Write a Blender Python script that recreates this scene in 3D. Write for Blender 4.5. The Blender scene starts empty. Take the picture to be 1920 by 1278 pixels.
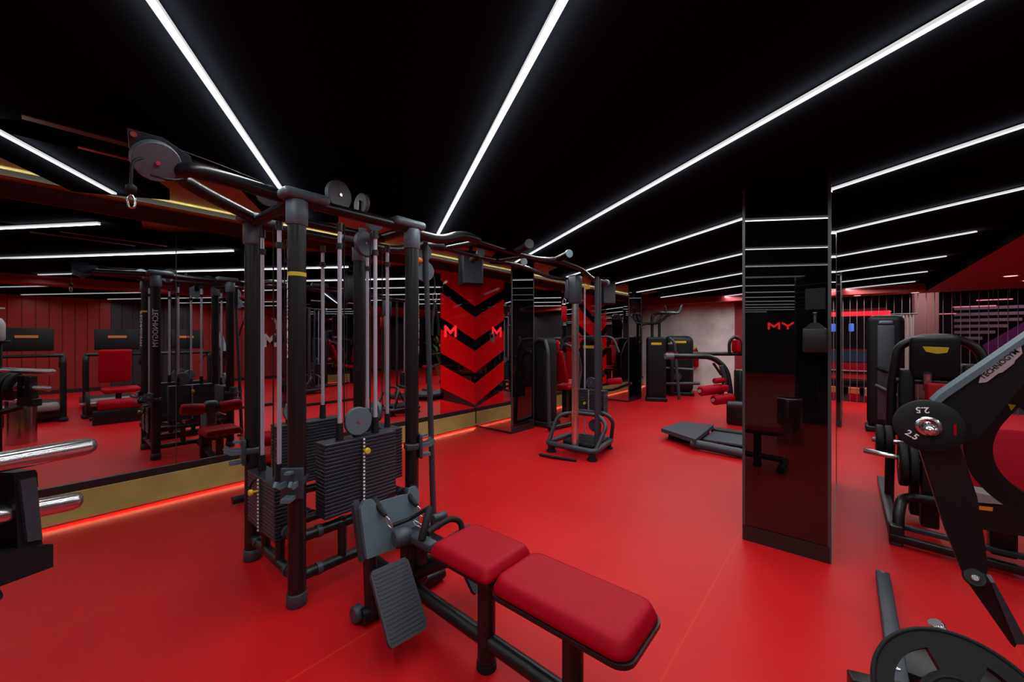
import bpy, bmesh, math, random
from mathutils import Vector, Matrix, Euler
random.seed(7)
S = bpy.context.scene
COL = S.collection
PI = math.pi

# ------------------------------------------------------------------ camera
AZ = math.radians(40)                      # the camera looks 40 deg left of world +X
cam_d = bpy.data.cameras.new('camera'); cam = bpy.data.objects.new('camera', cam_d); COL.objects.link(cam)
cam_d.sensor_width = 36; cam_d.lens = 14.0; cam_d.shift_y = -6/1920; cam_d.clip_start = .02
cam.location = (0, 0, 1.5); cam.rotation_euler = (PI/2, 0, AZ - PI/2)
S.camera = cam

# ------------------------------------------------------------------ world, exposure
w = bpy.data.worlds.new('world'); S.world = w; w.use_nodes = True
w.node_tree.nodes['Background'].inputs[0].default_value = (.02, .02, .025, 1)
w.node_tree.nodes['Background'].inputs[1].default_value = 1.0
vs = S.view_settings
vs.view_transform = 'Standard'; vs.look = 'None'; vs.gamma = 1; vs.use_curve_mapping = False; vs.exposure = 0.0
S.cycles.max_bounces = 9; S.cycles.glossy_bounces = 7; S.cycles.diffuse_bounces = 4
S.cycles.sample_clamp_indirect = 4.0; S.cycles.caustics_reflective = False; S.cycles.caustics_refractive = False
S.cycles.blur_glossy = .3

CEIL = 2.6                                  # underside of the black ceiling
WALL = 4.81                                 # mirror wall plane y
U = Vector((math.cos(math.radians(58)), math.sin(math.radians(58)), 0))     # run of the LED strips
V = Vector((math.sin(math.radians(58)), -math.cos(math.radians(58)), 0))    # across the strips
LED_C = [-1.92, -.705, .55, 1.815, 3.12, 4.42, 5.76, 7.12, 8.48, 9.76]       # strips the photo shows
LED_BACK = [-3.2, -4.48, -5.76, -7.04, -8.3, -9.6, -10.9, -12.2]            # further strips, seen reflected
LAMP = 5.2                                 # watts per metre of strip

def strip_ends(c, y0, y1, x0=-12.8, x1=11.9):
    """two end points on the ceiling of strip c between walls y0 and y1"""
    ts = [((y0 - c*V.y)/U.y), ((y1 - c*V.y)/U.y)]
    t0, t1 = max(ts[0], (x0 - c*V.x)/U.x), min(ts[1], (x1 - c*V.x)/U.x)
    return (c*V + t0*U, c*V + t1*U) if t1 - t0 > .3 else None

STRIPS = []                                 # (c, p0, p1, kind)
for c in LED_C:
    STRIPS.append((c, *strip_ends(c, -1.02, 4.22 if c < -1.5 else 3.82), 'front'))
for c in LED_BACK:
    e = strip_ends(c, -1.02, 3.82)
    if e: STRIPS.append((c, *e, 'behind'))
for c in LED_C + LED_BACK:
    e = strip_ends(c, -6.3, -1.95, -12.8, 5.4)
    if e: STRIPS.append((c, *e, 'beyond'))

def lamp(p0, p1, watts, z=CEIL-.03, spread=166, width=.03, colour=(1, .97, .95)):
    l = bpy.data.lights.new('strip_light', 'AREA'); l.shape = 'RECTANGLE'
    v = p1 - p0; l.size = v.length; l.size_y = width; l.energy = watts*v.length
    l.spread = math.radians(spread); l.color = colour
    o = bpy.data.objects.new('strip_light', l); COL.objects.link(o)
    m = (p0 + p1)/2; o.location = (m.x, m.y, z); o.rotation_euler = (0, 0, math.atan2(v.y, v.x))
    return o
for c, a, b, k in STRIPS:
    wgt = {-1.92: .6, -.705: .75, .55: 1.2, 1.815: 1.35, 3.12: 1.25, 4.42: 1.1, 5.76: 1.1, 7.12: 1.4, 8.48: 1.7, 9.76: 1.7}.get(c, .6) if k != 'beyond' else .8
    lamp(a, b, LAMP*wgt)
    if k == 'front':                                   # added unseen lamp aimed up, imitating the strip's spill on the ceiling
        g = lamp(a, b, 2.2, CEIL-.06, 175, .10, (.92, .96, 1)); g.rotation_euler = (PI, 0, math.atan2((b-a).y, (b-a).x))

# ------------------------------------------------------------------ materials
def mat(name, col, rough=.5, metal=0, spec=.5, var=0, scale=20, bump=0, emit=None, estr=0, coat=0, ior=None, bscale=None):
    m = bpy.data.materials.new(name); m.use_nodes = True
    nt = m.node_tree; b = nt.nodes['Principled BSDF']
    b.inputs['Base Color'].default_value = (*col, 1)
    b.inputs['Roughness'].default_value = rough; b.inputs['Metallic'].default_value = metal
    b.inputs['Specular IOR Level'].default_value = spec
    if ior: b.inputs['IOR'].default_value = ior
    b.inputs['Coat Weight'].default_value = coat
    if emit:
        b.inputs['Emission Color'].default_value = (*emit, 1); b.inputs['Emission Strength'].default_value = estr
    if var or bump:
        tc = nt.nodes.new('ShaderNodeTexCoord'); n = nt.nodes.new('ShaderNodeTexNoise')
        n.inputs['Scale'].default_value = scale; n.inputs['Detail'].default_value = 5
        nt.links.new(tc.outputs['Object'], n.inputs['Vector'])
        if var:
            mx = nt.nodes.new('ShaderNodeMix'); mx.data_type = 'RGBA'
            mx.inputs[6].default_value = (*[c*(1-var) for c in col], 1); mx.inputs[7].default_value = (*[min(1, c*(1+var)) for c in col], 1)
            nt.links.new(n.outputs['Fac'], mx.inputs[0]); nt.links.new(mx.outputs[2], b.inputs['Base Color'])
        if bump:
            n2 = n
            if bscale:
                n2 = nt.nodes.new('ShaderNodeTexNoise'); n2.inputs['Scale'].default_value = bscale
                nt.links.new(tc.outputs['Object'], n2.inputs['Vector'])
            bp = nt.nodes.new('ShaderNodeBump'); bp.inputs['Strength'].default_value = bump; bp.inputs['Distance'].default_value = .004
            nt.links.new(n2.outputs['Fac'], bp.inputs['Height']); nt.links.new(bp.outputs['Normal'], b.inputs['Normal'])
    return m

M = {}
M['black'] = mat('black_paint', (.007, .0085, .010), .34, spec=.4, var=.2, scale=30)
M['blackmatt'] = mat('black_plastic', (.006, .0075, .009), .5, spec=.22, var=.2, scale=40)
M['rubber'] = mat('black_rubber', (.007, .0085, .0098), .62, spec=.25, var=.25, scale=60, bump=.15)
M['grey'] = mat('slate_plastic', (.088, .135, .168), .48, var=.12, scale=25)
M['dgrey'] = mat('dark_grey_steel', (.028, .040, .056), .42, var=.15, scale=25)
M['tread'] = mat('ribbed_rubber', (.040, .048, .064), .6, spec=.3, var=.2, scale=50, bump=.3)
M['stack'] = mat('weight_plate_steel', (.015, .019, .030), .40, spec=.35, var=.12, scale=30)
M['chrome'] = mat('chrome', (.66, .68, .72), .2, .95)
M['rod'] = mat('steel_rod', (.48, .51, .62), .36, .35, var=.05, scale=10)
M['redpad'] = mat('red_vinyl', (.33, .001, .011), .5, spec=.12, var=.1, scale=14, bump=.06, bscale=160)
M['yellow'] = mat('yellow_label', (.62, .5, .02), .5, var=.05)
M['amber'] = mat('amber_label', (.6, .2, .02), .5, var=.05)
M['white'] = mat('white_print', (.8, .8, .82), .5, var=.03)
M['offwhite'] = mat('white_plastic', (.55, .56, .54), .4, var=.05)
M['silver'] = mat('silver_badge', (.4, .36, .4), .4, .3, var=.05)
M['gold'] = mat('brushed_gold', (.40, .36, .115), .5, .1, var=.3, scale=5, bump=.05, bscale=30)
M['dullgold'] = mat('dull_gold', (.045, .045, .012), .5, var=.3, scale=5)
M['dispenser'] = mat('smoked_plastic', (.011, .0115, .012), .4, spec=.3, var=.1)
M['mirror'] = mat('mirror_glass', (.74, .73, .75), .012, 1)
M['edge'] = mat('mirror_edge', (.05, .055, .06), .3, .5, var=.1)
M['alu'] = mat('aluminium_edge', (.09, .1, .115), .35, .6, var=.1)
M['gloss'] = mat('black_gloss_glass', (.0025, .0022, .003), .012, ior=1.72, spec=.5)
M['glossred'] = mat('red_gloss_glass', (.85, .004, .008), .06, ior=1.5, var=.12, scale=3)
M['plinth'] = mat('dark_plinth', (.012, .010, .011), .4, var=.2)
M['ceil'] = mat('black_ceiling_paint', (.0055, .0065, .008), .9, var=.3, scale=.8, spec=0)
M['darkred'] = mat('dark_red_paint', (.04, .008, .011), .6, var=.2, scale=3)
M['redsoffit'] = mat('red_paint', (.22, .012, .016), .6, var=.15, scale=2)
M['plank'] = mat('red_panel_paint', (.27, .012, .016), .5, var=.25, scale=4)
M['plankd'] = mat('dark_panel_paint', (.02, .022, .028), .5, var=.25, scale=4)
M['led'] = mat('led_diffuser', (.05, .06, .06), .5, emit=(1, .99, .98), estr=.62)
M['ledbright'] = mat('bright_led_diffuser', (.05, .06, .06), .5, emit=(1, .99, .98), estr=2.2)
M['ledred'] = mat('warm_led', (.8, .5, .4), .5, emit=(1, .34, .2), estr=42.0)
M['neon'] = mat('red_neon', (.6, .02, .04), .5, emit=(1, .015, .04), estr=.9)
M['neonsign'] = mat('red_sign_light', (.6, .02, .03), .5, emit=(1, .02, .03), estr=7.0)
M['mreflection'] = mat('sign_reflection_glow', (.7, .02, .03), .5, emit=(1, .015, .03), estr=.75)  # glow standing in for a red sign reflected in the panel
M['down'] = mat('downlight_lens', (.8, .7, .7), .5, emit=(1, .6, .6), estr=1.3)
M['pinklight'] = mat('pink_light_line', (.8, .4, .4), .5, emit=(1, .2, .25), estr=.5)
M['blue'] = mat('blue_lamp', (.1, .2, .8), .5, emit=(.05, .2, 1), estr=.6)
M['yellowlamp'] = mat('yellow_lamp', (.8, .7, .1), .5, emit=(1, .8, .1), estr=.8)
M['carred'] = mat('car_paint', (.42, .006, .02), .2, var=.05, coat=.5)
M['carglass'] = mat('car_glass', (.03, .06, .1), .1, var=.1)
M['strand'] = mat('curtain_strand', (.22, .2, .21), .4, .4, var=.1)
M['curtain'] = mat('pale_curtain', (.5, .49, .48), .7, var=.1, scale=4)
M['pinkwall'] = mat('pink_pillar', (.30, .13, .15), .6, var=.1, scale=3)
M['lobby'] = mat('lobby_dark', (.012, .012, .016), .4, var=.3, scale=2)
M['purple'] = mat('purple_panel', (.13, .02, .12), .5, var=.3, scale=2)
M['greyslat'] = mat('grey_slat', (.2, .19, .19), .5, var=.1)
M['leaf'] = mat('leaf_green', (.035, .10, .02), .5, var=.4, scale=8)
M['terracotta'] = mat('terracotta', (.25, .08, .04), .6, var=.2)
M['bin'] = mat('rose_steel', (.45, .34, .34), .2, 1)
M['orange'] = mat('orange_card', (.5, .14, .05), .6, var=.15)
M['tan'] = mat('tan_card', (.45, .25, .15), .6, var=.15)

def floor_material():
    m = bpy.data.materials.new('red_rubber_floor'); m.use_nodes = True; nt = m.node_tree; L = nt.links
    b = nt.nodes['Principled BSDF']; N = nt.nodes.new
    tc = N('ShaderNodeTexCoord'); n1 = N('ShaderNodeTexNoise'); n1.inputs['Scale'].default_value = .9; n1.inputs['Detail'].default_value = 6
    n2 = N('ShaderNodeTexNoise'); n2.inputs['Scale'].default_value = 5; n2.inputs['Detail'].default_value = 8; n2.inputs['Roughness'].default_value = .7
    for n in (n1, n2): L.new(tc.outputs['Object'], n.inputs['Vector'])
    r1 = N('ShaderNodeValToRGB'); e = r1.color_ramp.elements
    e[0].position = .3; e[0].color = (.50, .007, .010, 1); e[1].position = .72; e[1].color = (.60, .012, .014, 1)
    L.new(n1.outputs['Fac'], r1.inputs[0])
    r2 = N('ShaderNodeValToRGB'); e = r2.color_ramp.elements                # scuffs and dull stains
    e[0].position = .60; e[0].color = (0, 0, 0, 1); e[1].position = .78; e[1].color = (.30, .30, .30, 1)
    L.new(n2.outputs['Fac'], r2.inputs[0])
    mx = N('ShaderNodeMix'); mx.data_type = 'RGBA'; mx.inputs[7].default_value = (.42, .055, .035, 1)
    L.new(r2.outputs[0], mx.inputs[0]); L.new(r1.outputs[0], mx.inputs[6])
    br = N('ShaderNodeTexBrick'); br.inputs['Scale'].default_value = 1; br.inputs['Brick Width'].default_value = 60; br.inputs['Row Height'].default_value = 1.25
    br.inputs['Mortar Size'].default_value = .006; br.inputs['Color1'].default_value = br.inputs['Color2'].default_value = (0, 0, 0, 1); br.inputs['Mortar'].default_value = (.35, .35, .35, 1)
    va = N('ShaderNodeVectorMath'); va.inputs[1].default_value = (.4, -.62, 0)
    L.new(tc.outputs['Object'], va.inputs[0]); L.new(va.outputs[0], br.inputs['Vector'])
    m2 = N('ShaderNodeMix'); m2.data_type = 'RGBA'; m2.inputs[7].default_value = (.66, .05, .02, 1)
    L.new(br.outputs['Color'], m2.inputs[0]); L.new(mx.outputs[2], m2.inputs[6]); L.new(m2.outputs[2], b.inputs['Base Color'])
    b.inputs['Roughness'].default_value = .42; b.inputs['Specular IOR Level'].default_value = .16
    n3 = N('ShaderNodeTexNoise'); n3.inputs['Scale'].default_value = 90; L.new(tc.outputs['Object'], n3.inputs['Vector'])
    bp = N('ShaderNodeBump'); bp.inputs['Strength'].default_value = .12; bp.inputs['Distance'].default_value = .003
    L.new(n3.outputs['Fac'], bp.inputs['Height']); L.new(bp.outputs['Normal'], b.inputs['Normal'])
    return m
M['floor'] = floor_material()

def concrete_material():
    m = bpy.data.materials.new('grey_concrete'); m.use_nodes = True; nt = m.node_tree; L = nt.links; N = nt.nodes.new
    b = nt.nodes['Principled BSDF']; tc = N('ShaderNodeTexCoord')
    n1 = N('ShaderNodeTexNoise'); n1.inputs['Scale'].default_value = 1.6; n1.inputs['Detail'].default_value = 7
    L.new(tc.outputs['Object'], n1.inputs['Vector'])
    r = N('ShaderNodeValToRGB'); e = r.color_ramp.elements
    e[0].position = .35; e[0].color = (.48, .46, .47, 1); e[1].position = .65; e[1].color = (.74, .74, .75, 1)
    L.new(n1.outputs['Fac'], r.inputs[0]); L.new(r.outputs[0], b.inputs['Base Color']); b.inputs['Roughness'].default_value = .8
    return m
M['concrete'] = concrete_material()

# ------------------------------------------------------------------ mesh helpers
class MB:
    """collects shapes, in world coordinates unless given a frame, into one mesh"""
    def __init__(self, xf=None): self.v = []; self.f = []; self.s = []; self.xf = xf
    def add(self, vs, fs, smooth=False, xf=None):
        n = len(self.v)
        for p in vs:
            p = Vector(p)
            if xf is not None: p = xf @ p
            if self.xf is not None: p = self.xf @ p
            self.v.append(p)
        for f in fs: self.f.append([i + n for i in f]); self.s.append(smooth)
        return self
    def box(self, c, s, rot=None, bevel=0, seg=2, smooth=None):
        m = Matrix.Translation(Vector(c)) @ (rot.to_4x4() if rot is not None else Matrix())
        if not bevel:
            x, y, z = s[0]/2, s[1]/2, s[2]/2
            vs = [(-x,-y,-z),(x,-y,-z),(x,y,-z),(-x,y,-z),(-x,-y,z),(x,-y,z),(x,y,z),(-x,y,z)]
            return self.add(vs, [(0,3,2,1),(4,5,6,7),(0,1,5,4),(1,2,6,5),(2,3,7,6),(3,0,4,7)], False, m)
        bm = bmesh.new(); bmesh.ops.create_cube(bm, size=1)
        bmesh.ops.scale(bm, vec=s, verts=bm.verts)
        bmesh.ops.bevel(bm, geom=bm.edges[:], offset=min(bevel, min(s)*.49), segments=seg, profile=.5, affect='EDGES', clamp_overlap=True)
        bm.verts.index_update()
        self.add([v.co.copy() for v in bm.verts], [[v.index for v in f.verts] for f in bm.faces], seg > 1 if smooth is None else smooth, m); bm.free()
        return self
    def boxab(self, a, b, bevel=0, seg=2):
        return self.box([(i+j)/2 for i, j in zip(a, b)], [abs(i-j) for i, j in zip(a, b)], None, bevel, seg)
    def cyl(self, p0, p1, r, r1=None, n=16, chamfer=0):
        p0, p1 = Vector(p0), Vector(p1); d = p1 - p0; q = d.to_track_quat('Z', 'Y').to_matrix()
        r1 = r if r1 is None else r1; L = d.length
        if chamfer: pr = [(r-chamfer, 0), (r, chamfer), (r1, L-chamfer), (r1-chamfer, L)]
        else: pr = [(r, 0), (r1, L)]
        return self.lathe(pr, Matrix.Translation(p0) @ q.to_4x4(), n, True)
    def lathe(self, prof, xf, n=20, caps=True, smooth=True):
        vs = []; fs = []
        for r, z in prof:
            for i in range(n):
                a = 2*PI*i/n; vs.append((r*math.cos(a), r*math.sin(a), z))
        k = len(prof)
        for j in range(k-1):
            for i in range(n): fs.append((j*n+i, j*n+(i+1) % n, (j+1)*n+(i+1) % n, (j+1)*n+i))
        # rings are split so that rims stay sharp
        self.add(vs, fs, smooth, xf)
        if caps: self.add(vs[:n] + vs[-n:], [tuple(range(n-1, -1, -1)), tuple(range(n, 2*n))], False, xf)
        return self
    def tube(self, pts, r, n=12, bend=.0, seg=6, closed=False):
        pts = [Vector(p) for p in pts]
        if bend: pts = fillet(pts, bend, seg, closed)
        k = len(pts); rings = []; prev = None
        for i, p in enumerate(pts):
            if closed: t = (pts[(i+1) % k] - pts[i-1])
            else: t = (pts[min(i+1, k-1)] - pts[max(i-1, 0)])
            t.normalize()
            if prev is None:
                up = Vector((0, 0, 1)) if abs(t.z) < .9 else Vector((1, 0, 0))
                a = t.cross(up).normalized()
            else: a = (prev - t*prev.dot(t)).normalized()
            prev = a; b = t.cross(a)
            rr = r[i] if isinstance(r, (list, tuple)) else r
            rings.append([p + rr*(math.cos(2*PI*j/n)*a + math.sin(2*PI*j/n)*b) for j in range(n)])
        vs = [v for ring in rings for v in ring]; fs = []
        for i in range(k if closed else k-1):
            for j in range(n):
                i2 = (i+1) % k
                fs.append((i*n+j, i*n+(j+1) % n, i2*n+(j+1) % n, i2*n+j))
        self.add(vs, fs, True)
        if not closed: self.add(rings[0] + rings[-1], [tuple(range(n-1, -1, -1)), tuple(range(n, 2*n))], False)
        return self
    def prism(self, poly, xf, t):
        """outline poly (x,y) extruded by t along z of frame xf"""
        n = len(poly)
        vs = [(x, y, 0) for x, y in poly] + [(x, y, t) for x, y in poly]
        fs = [tuple(range(n-1, -1, -1)), tuple(range(n, 2*n))] + [(i, (i+1) % n, n+(i+1) % n, n+i) for i in range(n)]
        return self.add(vs, fs, False, xf)
    def strap(self, pts, width, thick, side):
        """flat bar swept along pts; side = direction of its width"""
        pts = [Vector(p) for p in pts]; side = Vector(side).normalized(); vs = []; fs = []; k = len(pts)
        for i, p in enumerate(pts):
            t = (pts[min(i+1, k-1)] - pts[max(i-1, 0)]).normalized(); nrm = t.cross(side).normalized()
            ww = width[i] if isinstance(width, (list, tuple)) else width
            for a, b in ((-1, -1), (1, -1), (1, 1), (-1, 1)): vs.append(p + side*(a*thick/2) + nrm*(b*ww/2))
        for i in range(k-1):
            for j in range(4): fs.append((i*4+j, i*4+(j+1) % 4, i*4+4+(j+1) % 4, i*4+4+j))
        fs += [(3, 2, 1, 0), tuple(range(4*k-4, 4*k))]
        return self.add(vs, fs, False)
    def mesh(self, name, material):
        me = bpy.data.meshes.new(name); me.from_pydata([tuple(v) for v in self.v], [], self.f)
        me.polygons.foreach_set('use_smooth', self.s); me.materials.append(material); me.update()
        bm = bmesh.new(); bm.from_mesh(me); bmesh.ops.recalc_face_normals(bm, faces=bm.faces); bm.to_mesh(me); bm.free()
        return me

def fillet(pts, rad, seg=6, closed=False):
    out = []; k = len(pts)
    for i, p in enumerate(pts):
        if not closed and i in (0, k-1): out.append(p); continue
        a, b = pts[i-1], pts[(i+1) % k]; da, db = (a-p), (b-p)
        r = min(rad, da.length*.48, db.length*.48); s, e = p + da.normalized()*r, p + db.normalized()*r
        for j in range(seg+1):
            t = j/seg; out.append(s*(1-t)**2 + p*2*t*(1-t) + e*t*t)
    return out

def link(o, parent=None):
    COL.objects.link(o)
    if parent is not None: o.parent = parent
    return o
def thing(name, label, cat, loc=(0, 0, 0), group=None):
    o = bpy.data.objects.new(name, None); o.empty_display_size = .1; link(o); o.location = loc
    o['label'] = label; o['category'] = cat
    if group: o['group'] = group
    return o
def part(name, mb, m, parent, label=None, kind=None):
    """a child mesh; mb is in world coordinates, stored relative to its thing"""
    root = parent
    while root.parent is not None: root = root.parent
    off = Vector(root.location)
    mb.v = [v - off for v in mb.v]
    o = bpy.data.objects.new(name, mb.mesh(name, M[m] if isinstance(m, str) else m)); link(o, parent)
    if label: o['label'] = label
    if kind: o['kind'] = kind
    return o
def struct(name, mb, m, parent=None):
    o = bpy.data.objects.new(name, mb.mesh(name, M[m])); link(o, parent)
    if parent is None: o['kind'] = 'structure'
    return o
def solo(name, mb, m, label, cat, group=None):
    o = bpy.data.objects.new(name, mb.mesh(name, M[m])); link(o); o['label'] = label; o['category'] = cat
    if group: o['group'] = group
    return o
def copy_at(o, parent, off):
    c = o.copy(); link(c, parent); c.location = Vector(o.location) + Vector(off); return c
def copy_thing(root, loc, rotz, label):
    r = root.copy(); link(r); r.location = loc; r.rotation_euler = (0, 0, rotz); r['label'] = label
    for ch in list(root.children):
        c = ch.copy(); link(c, r)
        for g in ch.children:
            d = g.copy(); link(d, c)
    return r
def text_mesh(s, size, xf, depth=.002, bold=0, align='CENTER'):
    cu = bpy.data.curves.new('t', 'FONT'); cu.body = s; cu.size = size; cu.extrude = depth; cu.offset = bold
    cu.align_x = align; cu.align_y = 'CENTER'; cu.resolution_u = 3
    o = bpy.data.objects.new('t', cu); COL.objects.link(o)
    dg = bpy.context.evaluated_depsgraph_get(); dg.update(); me = o.evaluated_get(dg).to_mesh()
    mb = MB(); mb.add([v.co.copy() for v in me.vertices], [tuple(p.vertices) for p in me.polygons], False, xf)
    o.evaluated_get(dg).to_mesh_clear(); bpy.data.objects.remove(o); bpy.data.curves.remove(cu)
    return mb
STROKES = {'M': [[(0, 0), (0, 1)], [(0, 1), (.5, .38)], [(.5, .38), (1, 1)], [(1, 1), (1, 0)]],
           'Y': [[(0, 1), (.5, .45)], [(.5, .45), (1, 1)], [(.5, .5), (.5, 0)]],
           'G': [[(1, .8), (.75, 1)], [(.8, 1), (.2, 1)], [(.25, 1), (0, .75)], [(0, .8), (0, .2)], [(0, .25), (.25, 0)], [(.2, 0), (1, 0)], [(1, 0), (1, .5)], [(1, .47), (.55, .47)]]}
def stroke_letter(ch, wd, ht, th, f, depth=.012):
    """block letter of straight tubes centred on frame f, facing its z"""
    mb = MB()
    for k, ((ax, ay), (bx, by)) in enumerate(STROKES[ch]):
        a = Vector(((ax-.5)*wd, (ay-.5)*ht, 0)); b = Vector(((bx-.5)*wd, (by-.5)*ht, 0)); d = (b-a).normalized(); n = Vector((-d.y, d.x, 0))*th/2; e = d*th*.3
        z = Vector((0, 0, depth + .0004*k))
        vs = [a-e-n, b+e-n, b+e+n, a-e+n]; mb.add(vs + [v+z for v in vs], [(0, 3, 2, 1), (4, 5, 6, 7), (0, 1, 5, 4), (1, 2, 6, 5), (2, 3, 7, 6), (3, 0, 4, 7)], False, f)
    return mb
def frame(origin, x, y):
    """4x4 frame from origin and the two in-plane axes"""
    x = Vector(x).normalized(); y = Vector(y); y = (y - x*y.dot(x)).normalized(); z = x.cross(y)
    m = Matrix((x, y, z)).transposed().to_4x4(); m.translation = Vector(origin); return m
FW = Vector((math.cos(AZ), math.sin(AZ), 0)); RT = Vector((math.sin(AZ), -math.cos(AZ), 0))
def on(px, py, d):
    """the point d metres ahead that the photo shows at (px, py)"""
    k = 14/36*1920
    return FW*d + RT*((px-960)/k*d) + Vector((0, 0, 1.5 - (py-633)/k*d))
def rotz(a): return Matrix.Rotation(a, 3, 'Z')

# ------------------------------------------------------------------ room shell
struct('floor', MB().boxab((-13.2, -6.9, -.1), (12.3, 5.0, 0)), 'floor')
cb = MB()                                                  # black ceiling raft, with the finger that carries the left strip
cb.boxab((-13.2, -1.25, CEIL), (12.1, 3.45, CEIL+.09))
for c, p, q, k in STRIPS:                                  # a black finger of ceiling carries the end of every strip out over the gold cove
    if k == 'beyond': continue
    st = c*V + U*((3.3 - c*V.y)/U.y)
    if st.x < -13: continue
    en = q + U*.10; n = V*.30; z0, z1 = Vector((0, 0, CEIL)), Vector((0, 0, CEIL+.088))
    cb.add([st-n+z0, st+n+z0, en+n+z0, en-n+z0, st-n+z1, st+n+z1, en+n+z1, en-n+z1], [(0, 3, 2, 1), (4, 5, 6, 7), (0, 1, 5, 4), (1, 2, 6, 5), (2, 3, 7, 6), (3, 0, 4, 7)])
struct('ceiling', cb, 'ceil')
struct('ceiling.001', MB().boxab((-13.2, -6.9, CEIL), (5.5, -1.7, CEIL+.09)), 'ceil')
struct('ceiling.002', MB().boxab((-13.2, -6.9, 2.80), (12.3, 5.0, 2.9)), 'ceil')
struct('trim_1', MB().boxab((-13.2, 3.2, 2.76), (12.1, WALL+.02, 2.79)), 'gold')       # gold cove above the mirrors
struct('trim_2', MB().boxab((-13.2, WALL-.015, 2.545), (12.1, WALL+.1, 2.675)), 'darkred')
struct('trim_13', MB().boxab((-13.2, WALL-.075, 2.675), (12.1, WALL+.012, 2.695), .003, 1), 'gold')        # ledge that hides the cove light
struct('trim_3', MB().boxab((-13.2, -1.7, 2.45), (5.5, -1.25, 2.72), .004, 1), 'redsoffit')   # red beam and the lower red soffit at right
struct('trim_4', MB().boxab((5.5, -6.9, 2.45), (12.1, -1.25, 2.72), .004, 1), 'redsoffit')
struct('trim_5', MB().boxab((11.5, -1.25, 2.45), (12.1, 4.8, 2.72)), 'redsoffit')
struct('trim_11', MB().boxab((5.5, -1.25, 2.449), (12.0, -1.235, CEIL)), 'ceil')       # black edge between ceiling and red soffit
cv = bpy.data.lights.new('cove_light', 'AREA'); cv.shape = 'RECTANGLE'; cv.size = 14; cv.size_y = .03; cv.energy = 22; cv.color = (1, .93, .8); cv.spread = math.radians(175)
co_ = bpy.data.objects.new('cove_light', cv); COL.objects.link(co_); co_.location = (3.6, WALL-.045, 2.70); co_.rotation_euler = (PI - .95, 0, 0)
struct('trim_6', MB().boxab((.15, 3.37, CEIL-.006), (1.0, 3.40, CEIL)), 'plank')       # thin slot trims in the ceiling
struct('trim_7', MB().boxab((-.05, 3.10, CEIL-.006), (.75, 3.16, CEIL)), 'dullgold')
struct('wall_left', MB().boxab((-13.2, WALL+.012, 0), (12.3, WALL+.2, 2.9)), 'lobby')
struct('wall_back', MB().boxab((-13.2, -6.9, 0), (-13.0, 5.0, 2.82)), 'lobby')
wr = MB(); wr.boxab((-13.2, -6.9, 0), (12.3, -6.66, 2.82)); wall_r = struct('wall_right', wr, 'lobby')
# red planks of the wall behind the camera, seen in the mirrors; a dark stretch in the middle
pm = None
k = 0
for i in range(62):
    x = -4.2 + .232*i
    dark = 1.36 < x < 3.0
    key = 'plankd' if dark else 'plank'
    o = bpy.data.objects.new('plank', MB().boxab((0, -6.66, .1), (.222, -6.64 + .004*random.random(), 2.6), .004, 1).mesh('plank', M[key])) if (i < 1 or dark) else pm.copy()
    if not dark: pm = o
    link(o, wall_r); o.location = (x, 0, .004*random.random()*0)
struct('baseboard_right', MB().boxab((-13, -6.64, 0), (12, -6.6, .1)), 'plinth')
# gold kick board under the mirrors, held off the floor over a warm LED line
KB = ((-13, 4.74), (5.33, 8.84), (9.6, 12))
bl = MB()
for x0, x1 in KB: bl.boxab((x0, WALL-.03, .036), (x1, WALL+.012, .255), .003, 1).boxab((x0, WALL-.052, .030), (x1, WALL-.046, .05), .002, 1).boxab((x0, WALL-.052, .05), (x1, WALL-.03, .06))
struct('baseboard_left', bl, 'gold')
bl = MB()
for x0, x1 in KB: bl.boxab((x0, WALL-.02, .255), (x1, WALL+.012, .32), .003, 1)
struct('trim_8', bl, 'plinth')
led = thing('kick_light', 'warm LED line glowing on the red floor under the gold kick board', 'light', (-4, WALL, 0))
for x0, x1 in KB: part('diffuser', MB().boxab((x0+.02, WALL-.034, .0305), (x1-.02, WALL-.0305, .0355)), 'ledred', led)

# wall mirrors
def mirror_bank(label, edges):
    t = thing('wall_mirror', label, 'mirror', (edges[0], WALL, .32))
    for a, b in zip(edges, edges[1:]):
        p = MB().boxab((a+.0015, WALL, .32), (b-.0015, WALL+.008, 2.545))
        part('pane', p, 'mirror', t)
    for e in edges[1:-1]:
        part('joint', MB().boxab((e-.003, WALL-.0015, .32), (e+.003, WALL, 2.545)), 'edge', t)
mirror_bank('long mirror of tall panes left of the red chevron panel, above the gold kick board', [-12.5, -10.83, -9.17, -7.5, -5.83, -4.17, -2.5, -.83, .836, 2.5, 4.01])
mirror_bank('mirror of tall panes between the two glossy black columns', [5.33, 6.8, 8.15])

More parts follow.
